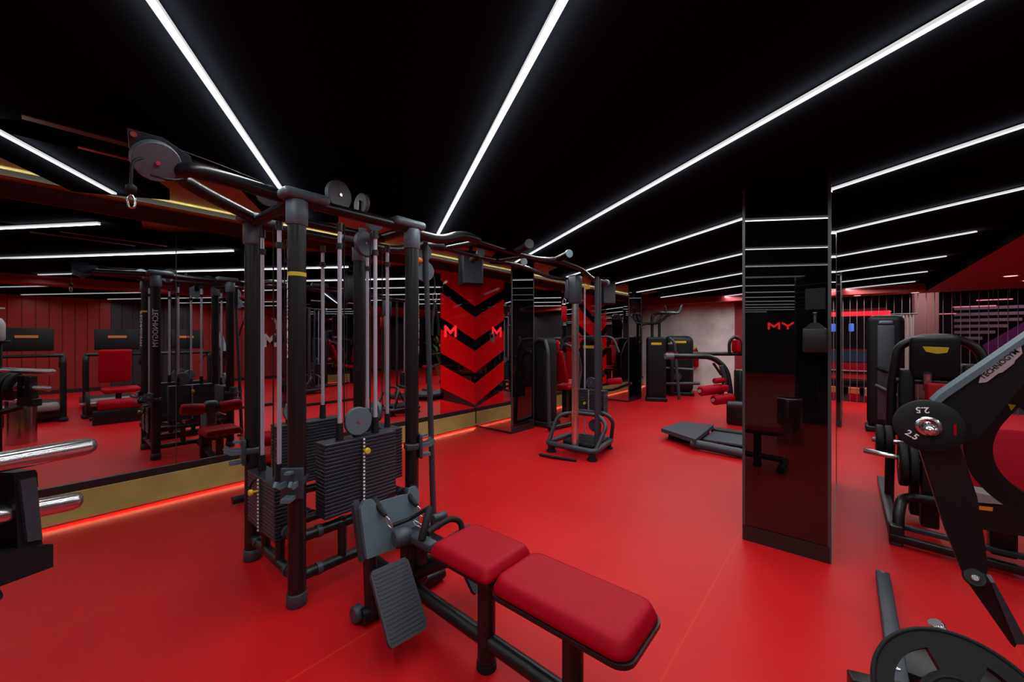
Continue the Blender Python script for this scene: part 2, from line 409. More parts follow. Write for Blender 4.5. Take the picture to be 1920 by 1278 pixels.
# chevron panels on the wall (red glass with black bands); the column side beside each is mirror
def chevron(x0, x1, label, mreflect):
    t = thing('chevron_panel', label, 'wall panel', (x0, WALL, .32))
    part('backing', MB().boxab((x0, WALL, .32), (x1, WALL+.01, 2.545)), 'gloss', t)
    f = frame((x0, WALL, 0), (1, 0, 0), (0, 0, 1)); wd = x1 - x0; drop = .30*wd/.62
    z = 2.39
    tops = [2.39, 1.82, 1.27, .73, .18]
    hi = 2.545
    for i, top in enumerate(tops + [None]):
        lo_l = top if top is not None else None
        up_l = hi if i == 0 else tops[i-1]-.185
        # red field between the bands, clipped to the panel
        pts = []
        ul, ur = up_l, up_l if i == 0 else up_l - drop
        ll, lr = (top, top - drop) if top is not None else (.32, .32)
        c = lambda v: max(.32, min(2.545, v))
        poly = [(0, c(ll)), (wd, c(lr)), (wd, c(ur)), (0, c(ul))]
        if c(ul) - c(ll) < .01 and c(ur) - c(lr) < .01: continue
        pp = []
        for q in poly:
            if not pp or (Vector(q) - Vector(pp[-1])).length > .002: pp.append(q)
        if len(pp) >= 3:
            part('red_field', MB().prism(pp, f, .006), 'glossred', t)
    if mreflect:  # glowing M imitates the reflection of a red sign in the glass
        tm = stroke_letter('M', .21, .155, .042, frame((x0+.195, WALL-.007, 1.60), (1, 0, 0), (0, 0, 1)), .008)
        part('letter', tm, 'mreflection', t, 'glowing red M imitating a sign reflection')
    return t
chevron(4.01, 4.75, 'red chevron wall panel with an imitated sign reflection M, left of the first glossy column', True)
chevron(8.15, 8.86, 'farther red chevron wall panel, behind the weight machines', False)

# ------------------------------------------------------------------ columns
def column(name, x0, x1, y0, y1, faces, z1=CEIL):
    c = struct(name, MB().boxab((x0+.02, y0+.02, 0), (x1-.02, y1-.02, z1)), 'plinth')
    for fc in faces:
        side, m = fc
        if side == '-x': g = MB().boxab((x0, y0+.012, .115), (x0+.02, y1-.012, z1)); k = MB().boxab((x0-.004, y0+.004, 0), (x0+.02, y1-.004, .11))
        if side == '+x': g = MB().boxab((x1-.02, y0+.012, .115), (x1, y1-.012, z1)); k = MB().boxab((x1-.02, y0+.004, 0), (x1+.004, y1-.004, .11))
        if side == '-y': g = MB().boxab((x0+.012, y0, .115 if m == 'gloss' else .012), (x1-.012, y0+.02, z1)); k = MB().boxab((x0+.004, y0-.004, 0), (x1-.004, y0+.02, .11 if m == 'gloss' else .01))
        if side == '+y': g = MB().boxab((x0+.012, y1-.02, .115 if m == 'gloss' else .06), (x1-.012, y1, z1)); k = MB().boxab((x0+.004, y1-.02, 0), (x1-.004, y1+.004, .11 if m == 'gloss' else .055))
        if side == '-x' and m == 'mirror': g = MB().boxab((x0, y0+.012, .03), (x0+.02, y1, z1)); k = MB().boxab((x0-.004, y0+.004, 0), (x0+.02, y1, .03))
        struct('glass_panel', g, m, c); struct('plinth', k, 'plinth', c)
    for x, y in ((x0, y0), (x1, y0), (x0, y1), (x1, y1)):
        if y > WALL - .1: continue
        struct('edge_trim', MB().box((x + (.006 if x == x0 else -.006), y + (.006 if y == y0 else -.006), z1/2), (.018, .018, z1)), 'alu', c)
    return c
column('column', 3.38, 5.3, .078, .59, [('-x', 'gloss'), ('-y', 'mirror'), ('+x', 'gloss'), ('+y', 'mirror')])
column('column.001', -3.82, -1.9, .078, .70, [('-x', 'gloss'), ('-y', 'mirror'), ('+x', 'gloss'), ('+y', 'mirror')])
column('column.002', 8.66, 10.5, .06, .57, [('-x', 'gloss'), ('-y', 'gloss'), ('+x', 'gloss'), ('+y', 'gloss')])
column('column.003', 4.75, 5.32, 3.99, WALL, [('-x', 'mirror'), ('-y', 'gloss'), ('+x', 'mirror')], 2.755)
column('column.004', 8.86, 9.6, 3.88, WALL, [('-x', 'mirror'), ('-y', 'gloss'), ('+x', 'mirror')], 2.755)

# far end wall, opening with string curtain, lobby beyond
we = MB(); we.boxab((12, 2.28, 0), (12.2, 5.0, 2.455)); struct('wall_front', we, 'concrete')
struct('trim_9', MB().boxab((11.97, 1.95, 0), (12.2, 2.28, 2.45)), 'redsoffit')
struct('wall_front.001', MB().boxab((12.02, .62, 0), (12.2, 1.95, 2.45)), 'lobby')
hd = struct('trim_10', MB().boxab((12.0, -6.9, 2.48), (12.1, .62, 2.72)), 'redsoffit')
for i in range(26):
    y = .5 - .14*i
    struct('rib', MB().boxab((11.975, y-.05, 2.49), (12.0, y+.05, 2.72)), 'plank', hd)
struct('floor.001', MB().boxab((12.3, -9, -.1), (22, 3, -.002)), 'lobby')
struct('wall_front.002', MB().boxab((21, -14, 0), (21.2, 3, 3.6)), 'lobby')
struct('ceiling.003', MB().boxab((12.2, -14, 3.3), (21.2, 3, 3.4)), 'lobby')
struct('wall_front.003', MB().boxab((12.2, 2.9, -.1), (21.2, 3.1, 3.4)), 'lobby')
struct('wall_front.004', MB().boxab((12.2, -14, -.1), (21.2, -13.8, 3.4)), 'lobby')
struct('floor.002', MB().boxab((12.3, -14, -.1), (22, -9, -.002)), 'lobby')
struct('wall_front.005', MB().boxab((12.1, -14, -.1), (12.3, -6.8, 3.4)), 'lobby')

# ------------------------------------------------------------------ ceiling light strips
ORD = ['cut by the left picture edge', 'ending behind the near corner of the cable tower', 'ending above the arm right of the cable tower', 'longest one running from the top right corner',
       'first one to pass behind the near black column', 'second to pass behind the near black column', 'third to pass behind the near black column',
       'fourth to pass behind the near black column', 'fifth to pass behind the near black column', 'farthest, last before the string curtain']
for i, (c, a, b, k) in enumerate(STRIPS):
    if k == 'front':
        t = thing('ceiling_light', 'white LED ceiling strip, ' + ORD[LED_C.index(c)], 'ceiling light', (a.x, a.y, CEIL), 'white LED strips on the black ceiling')
    elif k == 'behind':
        t = thing('ceiling_light', 'white LED ceiling strip behind the camera, seen only in reflections', 'ceiling light', (a.x, a.y, CEIL), 'LED strips behind the camera')
    else:
        t = thing('ceiling_light', 'short white LED strip beyond the red beam, seen only in the mirror', 'ceiling light', (a.x, a.y, CEIL), 'LED strips beyond the red beam')
    def bar(p, q, wd, z0, z1):
        v = (q-p).normalized(); n = Vector((-v.y, v.x, 0))*wd/2
        return MB().add([p-n+Vector((0, 0, z0)), q-n+Vector((0, 0, z0)), q+n+Vector((0, 0, z0)), p+n+Vector((0, 0, z0)), p-n+Vector((0, 0, z1)), q-n+Vector((0, 0, z1)), q+n+Vector((0, 0, z1)), p+n+Vector((0, 0, z1))],
                        [(0, 3, 2, 1), (4, 5, 6, 7), (0, 1, 5, 4), (1, 2, 6, 5), (2, 3, 7, 6), (3, 0, 4, 7)])
    L = (b-a).length; joint = None
    cuts = [0, L]
    if k == 'front': cuts = [0] + [L - s for s in (6.0, 4.5, 3.0, 1.5) if L - s > .4 and s == 3.0] + [L]
    part('housing', bar(a, b, .022, CEIL-.008, CEIL), 'blackmatt', t)
    for s, e in zip(cuts, cuts[1:]):
        v = (b-a).normalized(); part('diffuser', bar(a + v*(s+.002), a + v*(e-.002), .03, CEIL-.022, CEIL-.008), 'ledbright' if k == 'behind' else 'led', t)

def disc(name, c, r, label, group=None):
    t = thing(name, label, 'downlight', c, group)
    part('bezel', MB().lathe([(r*1.3, 0), (r*1.3, .008), (r, .01)], Matrix.Translation(Vector(c) - Vector((0, 0, .01))), 20), 'white', t)
    part('lens', MB().cyl(Vector(c) - Vector((0, 0, .013)), Vector(c) - Vector((0, 0, .009)), r, n=16), 'down', t)
    l = bpy.data.lights.new('downlight_lamp', 'AREA'); l.shape = 'DISK'; l.size = r*1.6; l.energy = 5; l.spread = math.radians(150); l.color = (1, .85, .82)
    o = bpy.data.objects.new('downlight_lamp', l); COL.objects.link(o); o.location = Vector(c) - Vector((0, 0, .016))
disc('downlight', (9.53, -1.92, 2.45), .07, 'round downlight in the red soffit, upper of the pair at the right edge')
disc('downlight', (10.45, -2.3, 2.45), .07, 'round downlight in the red soffit, lower of the pair at the right edge')
disc('downlight', (11.75, -1.1, 2.45), .06, 'round downlight at the end of the ribbed red header, above the pale curtain')
disc('downlight', (11.75, -.19, 2.45), .06, 'round downlight just right of the thin far column')
disc('downlight', (11.75, .27, 2.45), .06, 'round downlight between the two columns at the red neon frame')

# ------------------------------------------------------------------ small things on walls and columns
t = thing('dispenser', 'grey wall dispenser with pump top on the near black column', 'dispenser', (3.38, .16, 1.4))
part('body', MB().boxab((3.29, .095, 1.40), (3.38, .225, 1.565), .012), 'dispenser', t)
part('shoulder', MB().add([(3.30, .105, 1.565), (3.38, .105, 1.565), (3.38, .215, 1.565), (3.30, .215, 1.565), (3.33, .14, 1.60), (3.37, .14, 1.60), (3.37, .18, 1.60), (3.33, .18, 1.60)],
      [(0, 3, 2, 1), (4, 5, 6, 7), (0, 1, 5, 4), (1, 2, 6, 5), (2, 3, 7, 6), (3, 0, 4, 7)]), 'dispenser', t)
part('pump', MB().cyl((3.35, .16, 1.60), (3.35, .16, 1.665), .008).box((3.34, .16, 1.665), (.05, .02, .012), None, .003), 'alu', t)
solo('notice', MB().boxab((3.372, .105, 1.69), (3.3795, .215, 1.835), .002, 1), 'blackmatt', 'faint dark notice plate above the dispenser on the near black column', 'notice')
t = thing('wall_control', 'small grey control plate on the mirrored side of the chevron column', 'control panel', (4.75, 4.40, 1.42))
part('plate', MB().boxab((4.735, 4.36, 1.42), (4.75, 4.44, 1.57), .004), 'greyslat', t)
part('display', MB().boxab((4.732, 4.375, 1.50), (4.735, 4.425, 1.555)), 'blackmatt', t)
t = thing('fire_extinguisher', 'red fire extinguisher on the grey concrete wall', 'extinguisher', (11.9, 3.25, .68))
part('cylinder', MB().lathe([(.06, .0), (.085, .02), (.085, .42), (.03, .50)], Matrix.Translation((11.9, 3.25, .68)), 16), 'redpad', t)
part('valve', MB().boxab((11.87, 3.22, 1.18), (11.93, 3.28, 1.26), .01), 'yellow', t)
part('hose', MB().tube([(11.86, 3.22, 1.22), (11.80, 3.15, 1.1), (11.80, 3.15, .85)], .012, 8, .08), 'rubber', t)

def speaker(x, y, z0, label, a):
    t = thing('loudspeaker', label, 'speaker', (x, y, z0))
    r = rotz(a); R4 = Matrix.Translation((x, y, z0)) @ r.to_4x4()
    part('cabinet', MB(R4).boxab((-.13, -.12, 0), (.13, .12, .40), .015), 'blackmatt', t)
    part('grille', MB(R4).boxab((-.115, -.13, .02), (.115, -.118, .38), .004, 1), 'dgrey', t)
    part('bracket', MB(R4).boxab((-.02, -.02, .40), (.02, .02, CEIL-z0)).boxab((-.06, -.06, CEIL-z0-.012), (.06, .06, CEIL-z0)), 'black', t)
speaker(3.34, 3.45, 2.12, 'black loudspeaker hung from the ceiling in front of the chevron panel', -.55)
speaker(6.65, 3.35, 2.10, 'black loudspeaker hung from the ceiling behind the cable column', -.55)
t = thing('gym_sign', 'glowing red letters spelling GYM on the wall behind the camera', 'sign', (-13, 1.85, 1.99))
for ch, y in (('G', 1.37), ('Y', 1.83), ('M', 2.31)):
    part('letter', stroke_letter(ch, .36, .24, .07, frame((-12.99, y, 1.99), (0, 1, 0), (0, 0, 1))), 'neonsign', t)
t = thing('wall_lettering', 'white painted letters on the red plank wall behind, seen in the mirror', 'lettering', (5.6, -6.63, 1.4))
part('letter', text_mesh('O', .62, frame((6.0, -6.63, 1.38), (-1, 0, 0), (0, 0, 1)), .004, .03), 'white', t)
part('letter', text_mesh('M', .62, frame((5.5, -6.63, 1.38), (-1, 0, 0), (0, 0, 1)), .004, .03), 'white', t)
part('letter', text_mesh('Y', .5, frame((5.75, -6.63, 2.0), (-1, 0, 0), (0, 0, 1)), .004, .03), 'white', t)

# ------------------------------------------------------------------ four-post cable tower with crossover beam
A, B, C_, D_ = (.94, 2.37), (.94, 3.09), (1.715, 2.37), (1.715, 3.09)
tw = thing('cable_tower', 'black four-post cable tower with grey weight stacks and a curved boom', 'gym machine', (1.33, 2.73, 0))
def V3(p, z): return (p[0], p[1], z)
for p in (A, B, C_, D_):
    po = part('post', MB().cyl(V3(p, .03), V3(p, 2.22), .047, n=24), 'black', tw)
    part('foot_cap', MB().cyl(V3(p, 0), V3(p, .075), .054, n=24, chamfer=.005), 'dgrey', po)
    part('corner_sleeve', MB().cyl(V3(p, 2.13), V3(p, 2.27), .057, n=24, chamfer=.006), 'grey', po)
# grey corner shells on top of the posts
for p, sx, sy in ((A, 1, 1), (B, 1, -1), (C_, -1, 1), (D_, -1, -1)):
    mb = MB().box((p[0] + sx*.04, p[1], 2.30), (.26, .125, .06), None, .028, 3)
    mb.box((p[0], p[1] + sy*.05, 2.295), (.12, .2, .05), None, .022, 3)
    part('corner_shell', mb, 'grey', tw)
for a, b in ((A, C_), (B, D_), (A, B), (C_, D_)):
    part('top_bar', MB().cyl(V3(a, 2.275), V3(b, 2.275), .034), 'black', tw)
for a, b, zs in ((A, C_, (.15, .37)), (A, B, (.15, .37)), (B, D_, (.15, .37)), (C_, D_, (.15, .37))):
    va, vb = Vector(V3(a, 0)), Vector(V3(b, 0)); dr = (vb-va).normalized()
    for z in zs:
        r = part('lower_bar', MB().cyl(va + Vector((0, 0, z)), vb + Vector((0, 0, z)), .031), 'black', tw)
        for q in (va + dr*.12, vb - dr*.12):
            part('clamp_ring', MB().cyl(q - dr*.014 + Vector((0, 0, z)), q + dr*.014 + Vector((0, 0, z)), .036), 'dgrey', r)
    for f in (.34, .66):
        q = va.lerp(vb, f); part('short_strut', MB().cyl(q + Vector((0, 0, .15)), q + Vector((0, 0, .40)), .027), 'black', tw)
part('cross_bar', MB().cyl((.94, 2.73, 2.26), (1.715, 2.73, 2.26), .028), 'black', tw)

def weight_stack(cx, cy, along, width, depth, z0, n, out, rods, ztop=2.2, th=.022):
    """stack of n plates; along = 'x' or 'y' axis of its width, out = outward unit vector of its face"""
    sx, sy = (width, depth) if along == 'x' else (depth, width)
    first = None
    for i in range(n):
        if first is None:
            first = part('stack_plate', MB().box((cx, cy, z0+th/2), (sx, sy, th-.003), None, .0035, 1), 'stack', tw)
        else: copy_at(first, tw, (0, 0, th*i))
    zt = z0 + th*n; o = Vector((*out, 0)); ax = Vector((1, 0, 0)) if along == 'x' else Vector((0, 1, 0)); c = Vector((cx, cy, 0))
    part('selector_rail', MB().box(c + o*(depth/2+.002) + Vector((0, 0, z0+th*n/2)), (.014, .014, th*n-.01)), 'dgrey', tw)
    beads = MB()
    for i in range(n): beads.box(c + o*(depth/2+.010) + Vector((0, 0, z0+th*(i+.5))), (.011, .011, .010))
    part('number_marks', beads, 'white', tw, 'white number marks', 'stuff')
    pin = part('selector_pin', MB().cyl(c + o*(depth/2) + Vector((0, 0, z0+th*(n-3.5))), c + o*(depth/2+.05) + Vector((0, 0, z0+th*(n-3.5))), .007).cyl(c + o*(depth/2+.04) + Vector((0, 0, z0+th*(n-3.5))), c + o*(depth/2+.062) + Vector((0, 0, z0+th*(n-3.5))), .019, n=16, chamfer=.004), 'yellow', tw, 'yellow selector pin')
    for s in rods:
        q = c + ax*s
        rd = part('guide_rod', MB().cyl(q + Vector((0, 0, zt)), q + Vector((0, 0, ztop)), .0125), 'rod', tw)
        part('rod_sleeve', MB().cyl(q + Vector((0, 0, zt)), q + Vector((0, 0, zt+.10)), .023, .019), 'rubber', rd)
        part('rod_collar', MB().cyl(q + Vector((0, 0, ztop-.16)), q + Vector((0, 0, ztop-.125)), .021), 'black', rd)
        part('rod_collar', MB().cyl(q + Vector((0, 0, ztop-.05)), q + Vector((0, 0, ztop)), .02), 'black', rd)
    return zt, c, ax, o
def pulley(c, nrm, r, parent, t=.03, m='grey'):
    c = Vector(c); nrm = Vector(nrm).normalized(); q = nrm.to_track_quat('Z', 'Y').to_matrix().to_4x4()
    p = part('pulley', MB().lathe([(r*.96, -t/2), (r, -t*.42), (r, -t*.2), (r*.9, 0), (r, t*.2), (r, t*.42), (r*.96, t/2)], Matrix.Translation(c) @ q, 28), m, parent)
    part('pulley_bolt', MB().cyl(c - nrm*(t/2+.008), c + nrm*(t/2+.008), r*.11, n=8), 'chrome', p)
    return p
def cable(pts, parent, r=.004): return part('cable', MB().tube(pts, r, 6), 'rubber', parent)
# front, left, back, right stacks
zt, c, ax, o = weight_stack(1.307, 2.37, 'x', .48, .12, .44, 20, (0, -1), (-.12, .12))
pulley((1.30, 2.36, .975), (0, 1, 0), .088, tw); pulley((1.40, 2.42, .97), (.3, 1, 0), .07, tw)
part('pulley_bracket', MB().box((1.30, 2.385, .925), (.035, .012, .12)), 'black', tw); part('pulley_bracket', MB().box((1.40, 2.40, .925), (.06, .05, .06)), 'black', tw)
cable([(1.385, 2.36, .98), (1.385, 2.36, 2.2)], tw); cable([(1.21, 2.36, .98), (1.21, 2.36, 2.2)], tw)
zt, c, ax, o = weight_stack(.94, 2.76, 'y', .46, .12, .31, 15, (-1, 0), (-.135, .15))
cable([(.94, 2.72, zt), (.94, 2.72, 2.2)], tw); cable([(.90, 2.83, zt), (.90, 2.83, 2.2)], tw)
part('pin_cord', MB().tube([(.885, 2.80, .63), (.86, 2.84, .60), (.85, 2.86, .55), (.84, 2.83, .53)], .006, 6, .02), 'rubber', tw)
zt, c, ax, o = weight_stack(1.29, 3.06, 'x', .46, .12, .45, 20, (0, 1), (-.13, .11))
pulley((1.20, 3.06, .97), (0, 1, 0), .08, tw)
cable([(1.13, 3.06, .97), (1.13, 3.06, 2.2)], tw); cable([(1.27, 3.06, .97), (1.27, 3.06, 2.2)], tw)
zt, c, ax, o = weight_stack(1.715, 2.80, 'y', .46, .12, .45, 17, (1, 0), (-.12, .165))
pulley((1.715, 2.84, .92), (1, 0, 0), .08, tw)
cable([(1.715, 2.75, .92), (1.715, 2.75, 2.2)], tw)
# pulleys along the top
pulley((1.19, 2.39, 2.375), (.25, -1, -.05), .088, tw)
pulley((1.36, 2.42, 2.37), (1, .1, 0), .07, tw, .025)
pulley((1.45, 2.55, 2.15), (.35, -1, 0), .085, tw)
pulley((1.10, 2.82, 2.30), (.6, -1, 0), .075, tw)
pulley((.87, 2.60, 2.335), (0, 1, .4), .06, tw)
pulley((1.57, 2.62, 2.33), (0, 1, .3), .06, tw)
for q, z_ in (((1.36, 2.42, 2.33), .12), ((1.45, 2.57, 2.21), .1), ((1.1, 2.84, 2.27), .1)): part('pulley_bracket', MB().box(q, (.05, .016, z_)), 'black', tw)
# curved boom to the near left with its big pulley
bm_ = part('boom', MB().tube([(.94, 2.46, 2.30), (.60, 2.43, 2.315), (.46, 2.42, 2.315), (.44, 2.56, 2.31), (.60, 2.72, 2.30), (.94, 3.02, 2.29)], .036, 16, .10, 8), 'black', tw)
hp = pulley((.355, 2.46, 2.322), (.15, -.80, -.58), .092, tw, .035)
hs = MB(); q = frame((.355, 2.478, 2.335), (1, .05, .05), (0, .6, -.8))
hs.prism([(-.10, -.105), (.02, -.105), (.13, -.05), (.15, .03), (.10, .09), (.0, .06), (-.09, -.02)], q, .014)
part('pulley_bracket', hs, 'dgrey', tw)
part('bracket_bolt', MB().cyl((.272, 2.40, 2.395), (.272, 2.44, 2.41), .012, n=8), 'chrome', tw)
part('cable_guard', MB().tube([(.33, 2.42, 2.24), (.40, 2.40, 2.23), (.45, 2.43, 2.26)], .006, 6, .03), 'black', tw)
rp = part('cable_end', MB().tube([(.30, 2.40, 2.30), (.265, 2.38, 2.27), (.262, 2.38, 2.20), (.262, 2.38, 2.15)], .006, 8, .03), 'rubber', tw)
part('ball_stop', MB().lathe([(.006, 0), (.019, .012), (.019, .032), (.006, .045)], Matrix.Translation((.262, 2.38, 2.125)), 12), 'rubber', rp)
part('snap_hook', MB().tube([(.262, 2.38, 2.125), (.275, 2.375, 2.10), (.272, 2.375, 2.065), (.255, 2.385, 2.065), (.250, 2.385, 2.10)], .0045, 8, .01, closed=True), 'chrome', rp)
cable([(.36, 2.45, 2.41), (.60, 2.46, 2.385), (.87, 2.58, 2.39)], tw)
# hook brackets on the posts
def hook_bracket(p, d, z):
    d = Vector((*d, 0)).normalized(); e = Vector((-d.y, d.x, 0)); c = Vector((*p, z)); R3 = Matrix((d, e, Vector((0, 0, 1)))).transposed()
    h = part('hook_bracket', MB().box(c + d*.052, (.022, .12, .17), R3, .006).box(c, (.10, .10, .05), R3, .012), 'dgrey', tw)
    m = MB()
    for s in (-.03, .03):
        m.strap([c + d*.06 + e*s + Vector((0, 0, .0)), c + d*.12 + e*s*1.2 + Vector((0, 0, .005)), c + d*.155 + e*s*1.3 + Vector((0, 0, .03))], .03, .016, e)
    m.strap([c + d*.06 - Vector((0, 0, .07)), c + d*.13 - Vector((0, 0, .07))], .02, .05, e)
    m.strap([c + d*.06 + Vector((0, 0, .065)), c + d*.11 + Vector((0, 0, .07))], .014, .03, e)
    part('hook', m, 'grey', h)
hook_bracket(A, (-.6, -.55), .70); hook_bracket(C_, (.9, -.35), .73); hook_bracket(B, (-1, .2), .74); hook_bracket(D_, (.5, .8), .74)
# badge and vertical lettering on the posts
part('badge', MB().lathe([(.0482, -.011), (.0482, .011)], Matrix.Translation((*A, 1.855)), 24, False), 'yellow', tw, 'small yellow badge')
for p, d in ((C_, (.85, -.55)), (B, (-.2, 1)), (A, (-1, .3))):
    d = Vector((*d, 0)).normalized(); e = Vector((-d.y, d.x, 0))
    f = frame(Vector((*p, 1.62)) + d*.0475, (0, 0, -1), e)
    part('lettering', text_mesh('TECHNOGYM', .075, f, .001), 'white', tw, 'white lettering down the post')
# crossover beam to the far cable column
T1 = [(1.75, 2.42, 2.27), (2.02, 2.42, 2.255), (2.24, 2.43, 2.35), (2.45, 2.45, 2.35)]
T2 = [(1.75, 3.04, 2.27), (2.02, 3.0, 2.255), (2.24, 2.95, 2.35), (2.45, 2.90, 2.35)]
part('crossover_arm', MB().tube(T1, .037, 14, .12), 'black', tw); part('crossover_arm', MB().tube(T2, .037, 14, .12), 'black', tw)
part('crossover_beam', MB().tube([(2.40, 2.46, 2.345), (2.9, 2.50, 2.335), (3.45, 2.50, 2.335), (3.75, 2.47, 2.37), (4.30, 2.50, 2.35), (4.68, 2.56, 2.265), (5.12, 2.575, 2.27)], [.022]*8 + [.026]*8 + [.033]*40, 12, .16), 'black', tw)
part('crossover_beam', MB().tube([(2.40, 2.90, 2.345), (2.9, 2.90, 2.335), (3.6, 2.88, 2.335), (4.05, 2.82, 2.25), (4.5, 2.75, 2.25)], .024, 12, .16), 'black', tw)
for x, y0, y1, z in ((2.93, 2.25, 2.50, 2.37), (2.93, 2.88, 3.12, 2.37), (3.62, 2.25, 2.5, 2.39), (3.62, 2.86, 3.1, 2.38)):
    g = part('pull_up_grip', MB().cyl((x, y0, z), (x+.12, y1, z-.02), .036, n=14), 'rubber', tw)
    part('grip_cap', MB().cyl((x-.008, y0-.012, z), (x, y0+.006, z), .044, n=14), 'grey', g)
part('beam_cap', MB().cyl((5.10, 2.575, 2.27), (5.15, 2.575, 2.27), .046, n=16, chamfer=.008), 'grey', tw)
part('cross_tie', MB().cyl((3.2, 2.50, 2.335), (3.2, 2.90, 2.335), .022), 'black', tw); part('cross_tie', MB().cyl((2.5, 2.46, 2.35), (2.5, 2.9, 2.35), .022), 'black', tw)
# slanting strut of the right arm with two pulleys
part('slant_strut', MB().cyl((1.935, 2.50, 2.24), (2.02, 2.505, .03), .019, .024), 'dgrey', tw)
part('strut_foot', MB().cyl((2.02, 2.505, 0), (2.02, 2.505, .03), .06), 'black', tw)
pulley((1.93, 2.54, 2.165), (-.35, -1, 0), .075, tw); pulley((1.95, 2.54, 2.02), (-.35, -1, 0), .08, tw)
part('pulley_bracket', MB().box((1.93, 2.575, 2.10), (.03, .015, .30)), 'black', tw)
part('amber_stop', MB().cyl((1.83, 2.47, 2.085), (1.90, 2.52, 2.095), .024, n=12, chamfer=.006), 'amber', tw, 'amber rubber stop')
hk = part('cable_end', MB().tube([(2.03, 2.53, 2.02), (2.05, 2.53, 1.95), (2.05, 2.53, 1.86)], .006, 6, .03), 'rubber', tw)
part('snap_hook', MB().tube([(2.05, 2.53, 1.87), (2.065, 2.525, 1.84), (2.06, 2.525, 1.79), (2.04, 2.535, 1.79), (2.035, 2.535, 1.84)], .005, 6, .01, closed=True), 'chrome', hk)
part('rope_handle', MB().tube([(2.05, 2.53, 1.79), (2.0, 2.5, 1.62), (1.99, 2.49, 1.52)], .011, 8, .05).tube([(2.05, 2.53, 1.79), (2.11, 2.56, 1.62), (2.12, 2.57, 1.52)], .011, 8, .05), 'rubber', hk)
# cable column at the far end of the beam
cc = thing('cable_column', 'chrome-posted cable column with one weight stack, standing on an oval black base', 'gym machine', (4.6, 2.66, 0))
part('chrome_post', MB().cyl((4.43, 2.66, .10), (4.43, 2.66, 1.95), .046, n=20), 'chrome', cc)
hd_ = part('pulley_head', MB().boxab((4.36, 2.60, 1.93), (4.52, 2.73, 2.30), .025).box((4.40, 2.74, 2.12), (.10, .06, .26), None, .02), 'dgrey', cc)
part('head_badge', MB().boxab((4.51, 2.50, 2.12), (4.53, 2.57, 2.17), .003, 1), 'yellow', hd_)
part('rear_post', MB().cyl((4.62, 2.455, .10), (4.62, 2.455, 2.28), .029), 'dgrey', cc); part('rear_post', MB().cyl((4.78, 2.50, .10), (4.78, 2.50, 2.28), .022), 'dgrey', cc)
part('base_ring', MB().tube([(4.34, 2.34, .11), (4.34, 3.05, .11), (4.95, 3.05, .11), (5.05, 2.45, .11)], .036, 12, .09, 6, True), 'dgrey', cc)
part('base_tray', MB().boxab((4.5, 2.45, .09), (4.95, 2.9, .15), .02), 'rubber', cc)
for x, y in ((4.36, 2.98), (4.36, 2.38), (4.95, 2.95), (4.98, 2.48)):
    part('foot', MB().cyl((x, y, 0), (x, y, .02), .065, n=16).cyl((x, y, .02), (x, y, .085), .045, n=16), 'rubber', cc)
part('arch', MB().tube([(4.36, 3.02, .12), (4.5, 2.98, .46), (4.62, 2.80, .50), (4.66, 2.45, .50), (4.60, 2.30, .40), (4.42, 2.36, .12)], .026, 12, .14, 6), 'dgrey', cc)
part('arch', MB().tube([(4.95, 3.0, .12), (4.85, 2.95, .46), (4.8, 2.80, .50), (4.84, 2.45, .50), (4.9, 2.36, .40), (5.02, 2.45, .12)], .026, 12, .14, 6), 'dgrey', cc)
first = None
for i in range(15):
    if first is None: first = part('stack_plate', MB().box((4.92, 2.68, .461), (.13, .40, .0205), None, .003, 1), 'stack', cc)
    else: copy_at(first, cc, (0, 0, .0225*i))
mk = MB()
for i in range(15): mk.box((4.848, 2.70, .461 + .0225*i), (.012, .013, .010))
part('number_marks', mk, 'white', cc, 'white number marks', 'stuff')
part('selector_pin', MB().cyl((4.83, 2.76, .60), (4.86, 2.76, .60), .018, n=12), 'yellow', cc, 'yellow selector pin')
pulley((4.92, 2.70, .88), (1, .3, 0), .075, cc, .03, 'dgrey'); pulley((4.75, 2.55, .34), (1, .2, 0), .085, cc, .03, 'dgrey')
for s in (-.12, .12): part('guide_rod', MB().cyl((4.92, 2.68+s, .12), (4.92, 2.68+s, 2.25), .011), 'rod', cc)
ch = part('cable_end', MB().tube([(4.30, 2.73, 2.08), (4.29, 2.735, 2.0)], .006, 6), 'rubber', cc)
part('snap_hook', MB().tube([(4.29, 2.735, 2.0), (4.295, 2.715, 1.97), (4.295, 2.72, 1.92), (4.285, 2.75, 1.92), (4.285, 2.755, 1.97)], .006, 6, .01, closed=True), 'chrome', ch)
part('hand_grip', MB().cyl((4.29, 2.735, 1.70), (4.29, 2.735, 1.90), .033, n=12, chamfer=.008), 'redpad', ch, 'red hand grip')
solo('floor_bar', MB().tube([(4.10, 2.98, .018), (4.105, 2.82, .022), (4.19, 2.50, .018)], .017, 10, .12), 'rubber', 'slim bent black bar lying on the red floor before the cable column', 'bar')

